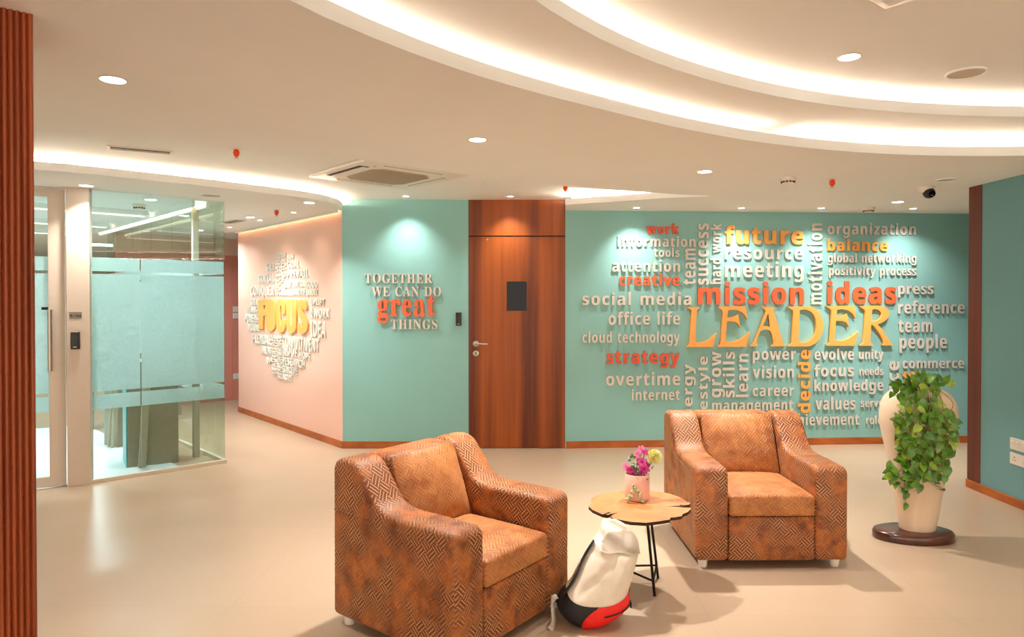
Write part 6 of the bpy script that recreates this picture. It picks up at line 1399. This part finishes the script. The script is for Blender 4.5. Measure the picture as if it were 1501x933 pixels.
# hidden warm line of light along the top of the peach wall
t = thing('cove_light_strip', 'warm light line at the top of the peach wall', 'light strip', W_PEACH.at(0, H1), (0, 0, W_PEACH.rot))
bm = bmesh.new(); box(bm, 0.02, W_PEACH.len - 0.02, -0.034, -0.026, -0.006, 0.0); fin(bm, 'led_line', em('peach_wall_led', (1.0, 0.62, 0.36), 5.0), t)
bm = bmesh.new(); box(bm, 0.0, W_PEACH.len - 0.01, -0.044, -0.036, -0.022, 0.0); fin(bm, 'shade_lip', M['ceil'], t)
# air conditioner cassette
acc = Vector((-1.02, 5.64)); 
ac = thing('ceiling_cassette', 'white square cassette air conditioner in the raised ceiling before the green wall', 'air conditioner', (acc.x, acc.y, H2), (0, 0, math.radians(42)))
bm = bmesh.new(); h_ = 0.475
box(bm, -h_, h_, -h_, h_, -0.028, 0.0); bevel(bm, 0.010, 3); fin(bm, 'panel', M['whiteplastic'], ac, 40)
gq = [(0.27, -0.2), (0.27, 0.2), (0.2, 0.27), (-0.2, 0.27), (-0.27, 0.2), (-0.27, -0.2), (-0.2, -0.27), (0.2, -0.27)]
bm = bmesh.new(); prism(bm, gq, -0.034, -0.026); gr = fin(bm, 'return_grille', M['grille'], ac)
bm = bmesh.new()
for k in range(27):
    x = -0.255 + 0.51 * k / 26; e_ = 0.262 - max(0, abs(x) - 0.2)
    box(bm, x - 0.004, x + 0.004, -e_, e_, -0.040, -0.034)
fin(bm, 'grille_bars', M['grille'], gr)
for k in range(4):
    R = Matrix.Rotation(PI / 2 * k, 4, 'Z')
    ow = 0.042 if k == 1 else 0.005
    bm = bmesh.new(); box(bm, -0.27, 0.27, 0.375 - ow, 0.375 + ow, -0.0295, -0.0270); bevel(bm, 0.001, 1); bm.transform(R); v_ = fin(bm, 'air_outlet', M['dark'], ac)
    bm = bmesh.new()
    box(bm, -0.25, 0.25, 0.375 - ow * 0.7, 0.375 + ow * 0.2, -0.036 if k == 1 else -0.030, -0.0292); bm.transform(R); fin(bm, 'louver', M['whiteplastic'], v_)
bm = bmesh.new(); cyl(bm, (-0.31, -0.31), 0.015, -0.030, -0.027, 16); fin(bm, 'receiver_window', M['grille'], ac)

def diffuser(px0, px1, z, label, w=0.075):
    a = atz(*px0, z); b = atz(*px1, z); d = (b - a)
    t = thing('linear_air_diffuser', label, 'air vent', a, (0, 0, math.atan2(d.y, d.x)))
    L = d.length
    bm = bmesh.new(); box(bm, -0.02, L + 0.02, -w / 2 - 0.02, w / 2 + 0.02, -0.006, 0.0); bevel(bm, 0.002, 2); fin(bm, 'frame', M['whiteplastic'], t)
    bm = bmesh.new(); box(bm, 0, L, -w / 2, w / 2, -0.008, -0.005); s_ = fin(bm, 'slot', M['dark'], t)
    bm = bmesh.new()
    for k in (-1, 0, 1): box(bm, 0, L, k * w / 4 - 0.006, k * w / 4 + 0.006, -0.011, -0.008)
    fin(bm, 'blades', M['grille'], s_)
diffuser((162, 215.5), (249, 223), H2, 'long slot air vent in the raised ceiling above the glass office front')
diffuser((333, 326), (352, 322.5), H1, 'short dark slot air vent over the corridor', 0.09)
def sprinkler(px, py, z, label):
    p = atz(px, py, z - 0.03); p.z = z
    t = thing('fire_sprinkler', label, 'sprinkler', p, (0, 0, 0), 'orange-red fire sprinklers')
    bm = bmesh.new(); cyl(bm, (0, 0), 0.034, -0.005, 0.0, 24); fin(bm, 'escutcheon', M['whiteplastic'], t, 40)
    bm = bmesh.new(); lathe(bm, [(0.011, -0.004), (0.018, -0.012), (0.022, -0.026), (0.019, -0.042), (0.009, -0.056)], 20); fin(bm, 'cap', M['redplastic'], t, 50)
    bm = bmesh.new(); cyl(bm, (0, 0), 0.014, -0.066, -0.062, 16); cyl(bm, (0, 0), 0.004, -0.062, -0.055, 8); fin(bm, 'deflector', M['steel'], t, 40)
sprinkler(1220, 268, H1, 'orange-red fire sprinkler right of the smoke detector over the blue-green wall')
sprinkler(829, 275.5, H2, 'orange-red fire sprinkler above the right edge of the wooden door')
sprinkler(346.5, 224.5, H2, 'orange-red fire sprinkler in the raised ceiling left of the air conditioner')
sprinkler(405.5, 311.5, H1, 'orange-red fire sprinkler over the corridor by the peach wall')
def detector(px, py, label):
    p = atz(px, py, H1 - 0.025); p.z = H1
    t = thing('smoke_detector', label, 'smoke detector', p)
    bm = bmesh.new(); lathe(bm, [(0.060, 0.0), (0.060, -0.014), (0.050, -0.030), (0.040, -0.046), (0.0, -0.048)], 28, cap=False); fin(bm, 'housing', M['whiteplastic'], t, 40)
    for k in range(12):
        a = 2 * PI * k / 12; bm = bmesh.new(); box(bm, -0.008, 0.008, -0.004, 0.004, -0.042, -0.032)
        bm.transform(Matrix.Rotation(a, 4, 'Z') @ Matrix.Translation((0, -0.047, 0))); fin(bm, 'sensor_slot', M['dark'], t)
detector(1155, 264.5, 'white smoke detector on the ceiling above the word "future"')
detector(204, 303, 'white smoke detector on the ceiling inside the glass office')
detector(1273, 307.5, 'white smoke detector close to the top of the blue-green wall')
# dome camera
p = atz(1357, 283, H1 - 0.05); p.z = H1
t = thing('dome_camera', 'white dome security camera with black lens ball on the ceiling at right', 'camera', p)
bm = bmesh.new(); lathe(bm, [(0.066, 0.0), (0.066, -0.012), (0.058, -0.03), (0.050, -0.048), (0.0, -0.056)], 32, cap=False); fin(bm, 'mount', M['whiteplastic'], t, 40)
bm = bmesh.new(); bmesh.ops.create_uvsphere(bm, u_segments=28, v_segments=18, radius=0.046, matrix=Matrix.Translation((0.008, -0.03, -0.052))); ball = fin(bm, 'lens_ball', M['black'], t, 180)
bm = bmesh.new(); disc_y(bm, 0, 0, 0.028, -0.044, -0.047, 24); bm.transform(Matrix.Translation((0.008, -0.03, -0.052)) @ Matrix.Rotation(math.radians(18), 4, 'X')); fin(bm, 'lens_ring', M['darkglass'], ball, 40)
bm = bmesh.new(); box(bm, -0.012, 0.012, -0.0485, -0.0475, -0.014, -0.010); bm.transform(Matrix.Translation((0.008, -0.03, -0.052)) @ Matrix.Rotation(math.radians(18), 4, 'X')); fin(bm, 'lens_mark', M['steel'], ball)
def speaker_disc(px, py, z, r, label):
    t = thing('ceiling_speaker', label, 'ceiling speaker', atz(px, py, z))
    bm = bmesh.new(); lathe(bm, [(r, 0.0), (r, -0.006), (r * 0.92, -0.010), (r * 0.88, -0.005)], 40, cap=False); fin(bm, 'rim', M['ceil'], t, 40)
    bm = bmesh.new(); cyl(bm, (0, 0), r * 0.9, -0.006, -0.001, 40); fin(bm, 'grille', M['grille'], t)
speaker_disc(1416, 106, HT, 0.095, 'round ceiling speaker inside the upper ring at right')
speaker_disc(309, 285.5, H1, 0.09, 'round ceiling speaker over the glass corner')
speaker_disc(1387, 262.5, H1, 0.07, 'flat round ceiling cover plate in front of the dome camera')
t = thing('access_hatch', 'square white ceiling hatch at the top edge of the upper ring', 'ceiling hatch', atz(1332, -26, HT), (0, 0, math.radians(38)))
bm = bmesh.new(); box(bm, -0.15, 0.15, -0.15, 0.15, -0.014, 0.0); bevel(bm, 0.008, 3); fin(bm, 'cover', M['whiteplastic'], t, 40)
bm = bmesh.new(); box(bm, -0.12, 0.12, -0.12, 0.12, -0.018, -0.013); bevel(bm, 0.003, 2); fin(bm, 'inset_panel', M['ceil'], t)
t = thing('access_hatch', 'faint square access hatch in the raised ceiling above the wooden door', 'ceiling hatch', atz(742, 271, H2), (0, 0, math.radians(8)))
bm = bmesh.new(); box(bm, -0.22, 0.22, -0.22, 0.22, -0.003, 0.0); fin(bm, 'cover', M['ceil'], t)
